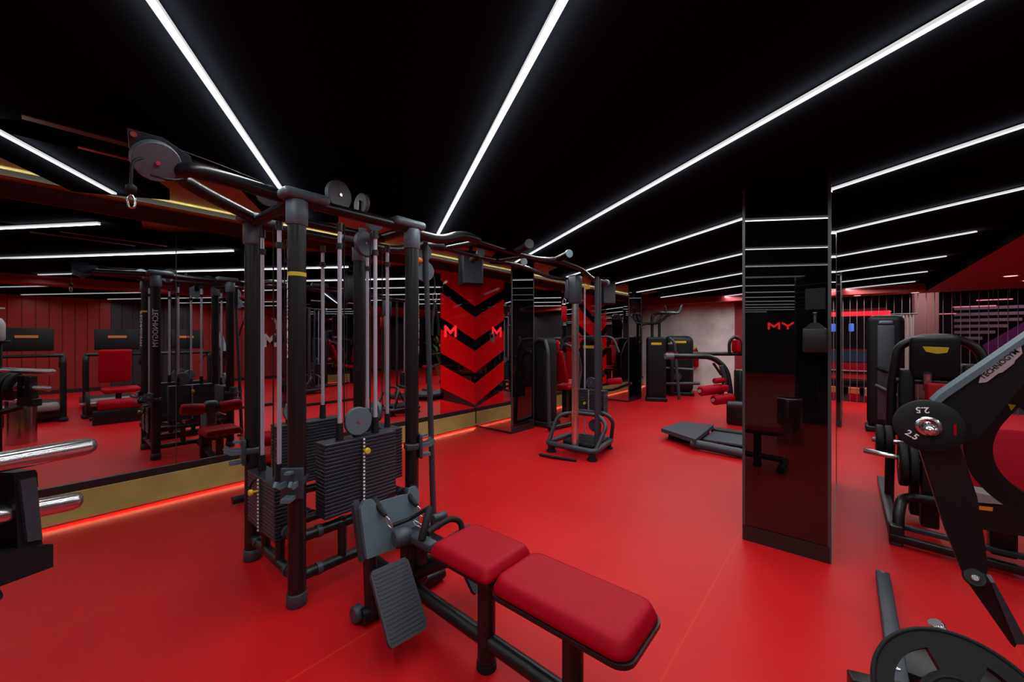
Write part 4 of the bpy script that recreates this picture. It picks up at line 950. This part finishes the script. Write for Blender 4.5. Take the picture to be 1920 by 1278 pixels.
def peg(a, b, ra, m=.033):
    d = (b-a).normalized(); q = d.to_track_quat('Z', 'Y').to_matrix().to_4x4(); L = (b-a).length
    return part('weight_peg', MB().lathe([(m, 0), (m, L-.035), (m*.96, L-.025), (m*.82, L-.010), (m*.5, L-.002), (.002, L)], Matrix.Translation(a) @ q, 24), 'chrome', rk, 'chrome weight peg')
pa, pb = on(0, 866, 1.28), on(176, 834, 1.55); peg(pa - (pb-pa)*1.1, pb, 0)
pc, pd = on(60, 954, 1.40), on(153, 936, 1.53); peg(pc - (pd-pc)*2.5, pd, 0)
rp0 = pa - (pb-pa)*1.15
part('upright', MB().boxab((rp0.x-.06, rp0.y-.06, 0), (rp0.x+.06, rp0.y+.06, 1.45), .015), 'black', rk)
part('link_arm', MB().cyl(Vector((rp0.x, rp0.y, .60)), fa + Vector((-.07, -.05, -.22)), .035), 'black', rk)
part('base', MB().box((rp0.x, rp0.y, .04), (.7, .12, .08), rotz(.8), .02).box((rp0.x, rp0.y, .04), (.12, .7, .08), rotz(.8), .02), 'black', rk)
part('top_shelf', MB().box((rp0.x, rp0.y, 1.455), (.24, .24, .02), None, .006), 'black', rk)
dr_ = (pd-pc).normalized()
for i in range(3):
    plate('weight_plate', ['first', 'second', 'third'][i] + ' weight plate from the upright of the plate rack, seen in the mirror', pc - (pd-pc)*2.1 + dr_*(.0 + .048*i), dr_, .16, .042, (0, 0, 1), group='weight plates on the left rack', bore=.037)
bt = thing('pump_bottle', 'white pump bottle with a red collar on the plate rack, seen in the mirror', 'bottle', (rp0.x, rp0.y, 1.466))
part('body', MB().lathe([(.07, 0), (.085, .02), (.085, .20), (.06, .26), (.03, .275)], Matrix.Translation((rp0.x, rp0.y, 1.466)), 20), 'offwhite', bt)
part('collar', MB().cyl((rp0.x, rp0.y, 1.74), (rp0.x, rp0.y, 1.79), .042, n=16), 'redpad', bt, 'red collar')
part('pump', MB().cyl((rp0.x, rp0.y, 1.79), (rp0.x, rp0.y, 1.85), .012, n=10).boxab((rp0.x-.02, rp0.y-.01, 1.84), (rp0.x+.08, rp0.y+.01, 1.86), .004), 'offwhite', bt)
# things behind the camera that the mirror shows
wb = thing('waste_bin', 'round rose steel waste bin seen in the mirror at the left', 'bin', (-.15, .62, 0))
part('body', MB().lathe([(.15, 0), (.15, .60), (.145, .62)], Matrix.Translation((-.15, .62, 0)), 32), 'bin', wb); part('rim', MB().lathe([(.15, .62), (.156, .63), (.15, .645), (.13, .645)], Matrix.Translation((-.15, .62, 0)), 32, False), 'chrome', wb); part('opening', MB().cyl((-.15, .62, .6205), (-.15, .62, .63), .13, n=24), 'blackmatt', wb)
def make_treadmill(label):
    t = thing('treadmill', label, 'treadmill', (0, 0, 0), 'treadmills facing the mirror')
    part('deck', MB().boxab((-.42, -1.9, .06), (.42, .12, .22), .03), 'black', t); part('belt', MB().boxab((-.28, -1.88, .22), (.28, -.1, .226)), 'rubber', t); part('motor_hood', MB().boxab((-.38, -.10, .20), (.38, .22, .34), .05, 3), 'greyslat', t)
    for s in (-1, 1):
        part('upright', MB().tube([(s*.42, .10, .05), (s*.42, .05, 1.10), (s*.40, .0, 1.2)], .045, 10, .1), 'black', t); part('hand_rail', MB().tube([(s*.40, .0, 1.12), (s*.40, -.35, 1.08), (s*.40, -.6, .95)], .026, 10, .1), 'black', t)
        part('foot', MB().boxab((s*.42-.06, -.02, 0), (s*.42+.06, .2, .07), .02), 'rubber', t)
    part('crossbar', MB().tube([(-.42, .05, 1.18), (.42, .05, 1.18)], .03, 10), 'black', t)
    co = part('console', MB().box((0, .06, 1.47), (.62, .07, .40), Euler((.12, 0, 0)).to_matrix(), .015), 'blackmatt', t)
    part('logo', MB().box((0, .102, 1.52), (.26, .004, .045), Euler((.12, 0, 0)).to_matrix()), 'amber', co, 'amber maker logo')
    return t
t0 = make_treadmill('treadmill farthest left in the mirror, beside the waste bin'); t0.location = (-.12, -1.30, 0)
copy_thing(t0, (1.0, -1.32, 0), 0, 'treadmill second from the left in the mirror, behind the red seat machine')
copy_thing(t0, (2.05, -1.34, 0), 0, 'treadmill third from the left in the mirror, behind the tower reflection')
sm = thing('seat_machine', 'plate-loaded machine with a red seat, seen in the mirror before a treadmill', 'gym machine', (.95, -.60, 0))
part('back_pad', MB().box((.93, -.78, .98), (.44, .08, .62), Euler((-.18, 0, 0)).to_matrix(), .035, 4), 'redpad', sm)
part('seat_pad', MB().box((.98, -.50, .56), (.50, .46, .09), None, .035, 4), 'redpad', sm)
part('roller', MB().cyl((.66, -.22, .34), (1.30, -.22, .34), .09, n=18, chamfer=.02), 'redpad', sm)
part('frame', MB().boxab((.9, -.84, .03), (1.02, -.2, .09), .01).boxab((.92, -.72, .09), (1.0, -.6, .52), .01).boxab((.6, -.9, 0), (1.3, -.8, .06), .01).boxab((.6, -.26, 0), (1.3, -.18, .24), .01), 'black', sm)
part('peg_bar', MB().cyl((.46, -.36, .36), (.80, -.36, .36), .024).cyl((.72, -.36, .05), (.72, -.36, .38), .03), 'chrome', sm)
plate('weight_plate', 'large weight plate on the red seat machine, seen in the mirror', (.55, -.36, .36), (1, 0, 0), .21, .05, (0, 0, 1))
def make_plant(loc):
    t = thing('potted_plant', 'leafy green potted plant seen in the mirror beside the chevron panel', 'plant', loc)
    c = Vector(loc)
    part('pot', MB().lathe([(.16, 0), (.22, .42), (.24, .45)], Matrix.Translation(c), 20), 'terracotta', t)
    st = MB()
    lf = None
    for i in range(46):
        a = random.uniform(0, 2*PI); tl = random.uniform(.3, 1.2); L = random.uniform(.35, .9)
        d = Vector((math.cos(a)*math.sin(tl), math.sin(a)*math.sin(tl), math.cos(tl)))
        tip = c + Vector((0, 0, .5 + .25*random.random())) + d*L
        if i % 5 == 0: st.tube([c + Vector((0, 0, .4)), c + Vector((0, 0, .7)) + d*L*.3, tip], .007, 5)
        e = d.cross(Vector((0, 0, 1))).normalized(); f = frame(tip, e, d)
        m = MB().add([(0, -.10, 0), (.06, 0, .012), (.0, .16, -.03), (-.06, 0, .012), (0, .02, -.004)], [(0, 1, 4), (1, 2, 4), (2, 3, 4), (3, 0, 4)], True, f)
        part('leaf', m, 'leaf', t)
    part('stems', st, 'leaf', t, None, 'stuff')
make_plant((10.4, -2.9, 0))

# ------------------------------------------------------------------ string curtain and the lobby behind it
sc_ = thing('string_curtain', 'string curtain of thin pale strands hung from the ribbed red header', 'curtain', (12.0, -1.5, 2.5))
part('rail', MB().boxab((11.985, -4.2, 2.455), (12.015, .52, 2.482)), 'blackmatt', sc_)
sd = None
for i in range(38):
    y = .42 - .122*i
    if sd is None: sd = part('strand', MB().cyl((12.0, .42, .01), (12.0, .42, 2.46), .0065, n=5), 'strand', sc_)
    else: copy_at(sd, sc_, (0, -.122*i, 0))
nf = thing('neon_frame', 'glowing red neon door frame behind the string curtain', 'neon light', (12.6, -.1, 2.0))
part('neon_bar', MB().boxab((12.6, -.66, 2.02), (12.66, .50, 2.13), .01), 'neon', nf); part('neon_bar', MB().boxab((12.6, -.78, 1.60), (12.66, -.66, 2.13), .01), 'neon', nf)
part('post', MB().boxab((12.61, -.76, 0), (12.65, -.68, 1.60)), 'blackmatt', nf); part('post', MB().boxab((12.61, .42, 0), (12.65, .5, 2.02)), 'blackmatt', nf)
part('top_shelf', MB().boxab((12.6, -.7, 2.14), (12.7, .6, 2.2)), 'pinkwall', nf)
car = thing('sports_car', 'red sports car on show behind the string curtain', 'car', (15.8, -.15, 0))
def carbody(prof, y0, y1, inset=.0):
    mb = MB(); n = len(prof)
    vs = [(x, y0 + (i in inset if isinstance(inset, tuple) else 0)*.22, z) for i, (x, z) in enumerate(prof)] + [(x, y1 - (i in inset if isinstance(inset, tuple) else 0)*.22, z) for i, (x, z) in enumerate(prof)]
    fs = [tuple(range(n)), tuple(range(2*n-1, n-1, -1))] + [(i, (i+1) % n, n+(i+1) % n, n+i) for i in range(n)]
    return mb.add(vs, fs)
part('body', carbody([(13.9, .18), (13.85, .42), (13.95, .60), (14.6, .72), (15.3, .80), (17.2, .86), (17.8, .80), (17.85, .35), (17.7, .18)], -1.08, .78), 'carred', car)
part('cabin', carbody([(15.2, .78), (15.95, 1.14), (16.6, 1.16), (17.4, .84)], -.98, .68, (1, 2)), 'carred', car)
part('windshield', MB().add([(15.22, -.90, .81), (15.22, .60, .81), (15.90, .44, 1.12), (15.90, -.74, 1.12)], [(0, 1, 2, 3)]).add([(15.24, -.90, .80), (15.24, .60, .80), (15.92, .44, 1.11), (15.92, -.74, 1.11)], [(3, 2, 1, 0)]), 'carglass', car)
for y in (-.82, .42): part('headlight', MB().boxab((13.90, y, .50), (13.99, y+.14, .58), .02), 'white', car)
part('grille', MB().boxab((13.83, -.7, .24), (13.9, .4, .38), .01), 'blackmatt', car); part('bumper_strip', MB().boxab((13.85, -.9, .61), (13.97, .6, .64), .005), 'silver', car)
for x in (14.5, 17.0):
    for y in (-1.08, .58): wl = part('wheel', MB().cyl((x, y, .33), (x, y+.2, .33), .33, n=24, chamfer=.03), 'rubber', car); part('hub', MB().cyl((x, y-.01, .33), (x, y+.21, .33), .18, n=12), 'silver', wl)
for (y, z0, sx, sz, m, lb) in ((.30, 0, .20, .17, 'orange', 'orange carton on the floor left of the far column, behind the curtain'), (-.14, .18, .20, .13, 'orange', 'upper orange carton right of the far column'), (-.14, 0, .22, .18, 'redpad', 'red carton under the upper orange carton'),
                               (-.42, .14, .16, .18, 'tan', 'tall tan carton behind the curtain'), (-.42, 0, .2, .14, 'redpad', 'red carton under the tall tan carton'), (-.64, .0, .14, .30, 'tan', 'narrow tan carton at the tall machine')):
    t = thing('carton', lb, 'carton', (12.5, y, z0), 'small cartons behind the curtain')
    part('box', MB().boxab((12.42, y-sx/2, z0), (12.6, y+sx/2, z0+sz), .004, 1), m, t); part('lid_edge', MB().boxab((12.415, y-sx/2-.003, z0+sz*.78), (12.605, y+sx/2+.003, z0+sz+.002), .003, 1), m, t)
t = thing('blue_lamp', 'small blue lamp under the red neon frame', 'lamp', (13.2, -.1, 1.75)); part('shade', MB().boxab((13.2, -.15, 1.66), (13.3, -.05, 1.86), .02), 'blue', t); part('wall_stem', MB().boxab((13.24, -.12, 1.86), (13.26, -.08, 3.3)), 'blackmatt', t)
t = thing('yellow_lamp', 'small yellow lamp left of the tall covered machine', 'lamp', (13.2, -.62, 1.35)); part('bulb', MB().cyl((13.2, -.62, 1.36), (13.2, -.62, 1.43), .05, n=12), 'yellowlamp', t); part('cord', MB().cyl((13.2, -.62, 1.43), (13.2, -.62, 3.3), .006, n=6), 'blackmatt', t)
struct('column.005', MB().boxab((14.0, -1.72, 0), (14.5, -1.30, 3.3), .01), 'pinkwall')
pcu = thing('pale_curtain', 'pale folded curtain hanging beside the pink pillar', 'curtain', (13.4, -1.0, 0))
mb = MB(); n = 40; vs = []
for i in range(n+1):
    y = -.78 - .46*i/n; x = 13.4 + .035*math.sin(i*1.25)
    vs += [(x, y, .02), (x, y, 2.05), (x+.012, y, .02), (x+.012, y, 2.05)]
mb.add(vs, [f for i in range(n) for f in ((4*i, 4*i+4, 4*i+5, 4*i+1), (4*i+2, 4*i+3, 4*i+7, 4*i+6))], True)
part('cloth', mb, 'curtain', pcu); part('pole', MB().cyl((13.4, -.72, 2.07), (13.4, -1.3, 2.07), .02), 'alu', pcu)
stc = thing('slatted_stair', 'grey slatted stair with a purple side behind the string curtain', 'stair', (16, -3, 1.2))
for i in range(6): part('slat', MB().boxab((16.0, -2.25 - .0*i, 1.45+.16*i), (16.1, -2.75 - .22*i, 1.53+.16*i)), 'greyslat', stc)
part('side_panel', MB().prism([(2.75, 1.3), (4.2, 2.55), (4.6, 2.55), (3.9, 1.0), (2.9, .9)], frame((16.05, 0, 0), (0, -1, 0), (0, 0, 1)), .08), 'purple', stc)
part('leg', MB().boxab((16.15, -3.4, 0), (16.25, -3.3, 1.5)).boxab((16.12, -2.4, 0), (16.2, -2.3, 1.5)), 'lobby', stc)
for i, (y0, y1, z, lb) in enumerate(((-1.85, -2.2, 2.12, 'lowest left'), (-2.15, -2.9, 2.30, 'long middle'), (-2.6, -3.2, 2.46, 'upper'), (-.55, -1.0, 2.25, 'short far left'))):
    t = thing('light_line', lb + ' pink light line hanging in the dark lobby', 'light', (15.4+.15*i, y0, z), 'pink light lines in the lobby')
    part('tube', MB().boxab((15.4+.15*i, y1, z), (15.43+.15*i, y0, z+.025)), 'pinklight', t)
    for y in (y0-.05, y1+.05): part('cord', MB().cyl((15.415+.15*i, y, z+.02), (15.415+.15*i, y, 3.3), .006, n=6), 'blackmatt', t)
for loc, e, c, sz in (((12.9, -1.3, 3.1), 30, (1, .85, .8), .8), ((14.6, .2, 3.2), 20, (1, .7, .7), 1.0), ((15.0, -3.2, 3.2), 24, (.9, .5, .8), 1.5)):  # added unseen fill lamps that brighten the lobby
    l = bpy.data.lights.new('lobby_fill', 'AREA'); l.energy = e; l.size = sz; l.color = c
    o = bpy.data.objects.new('lobby_fill', l); COL.objects.link(o); o.location = loc
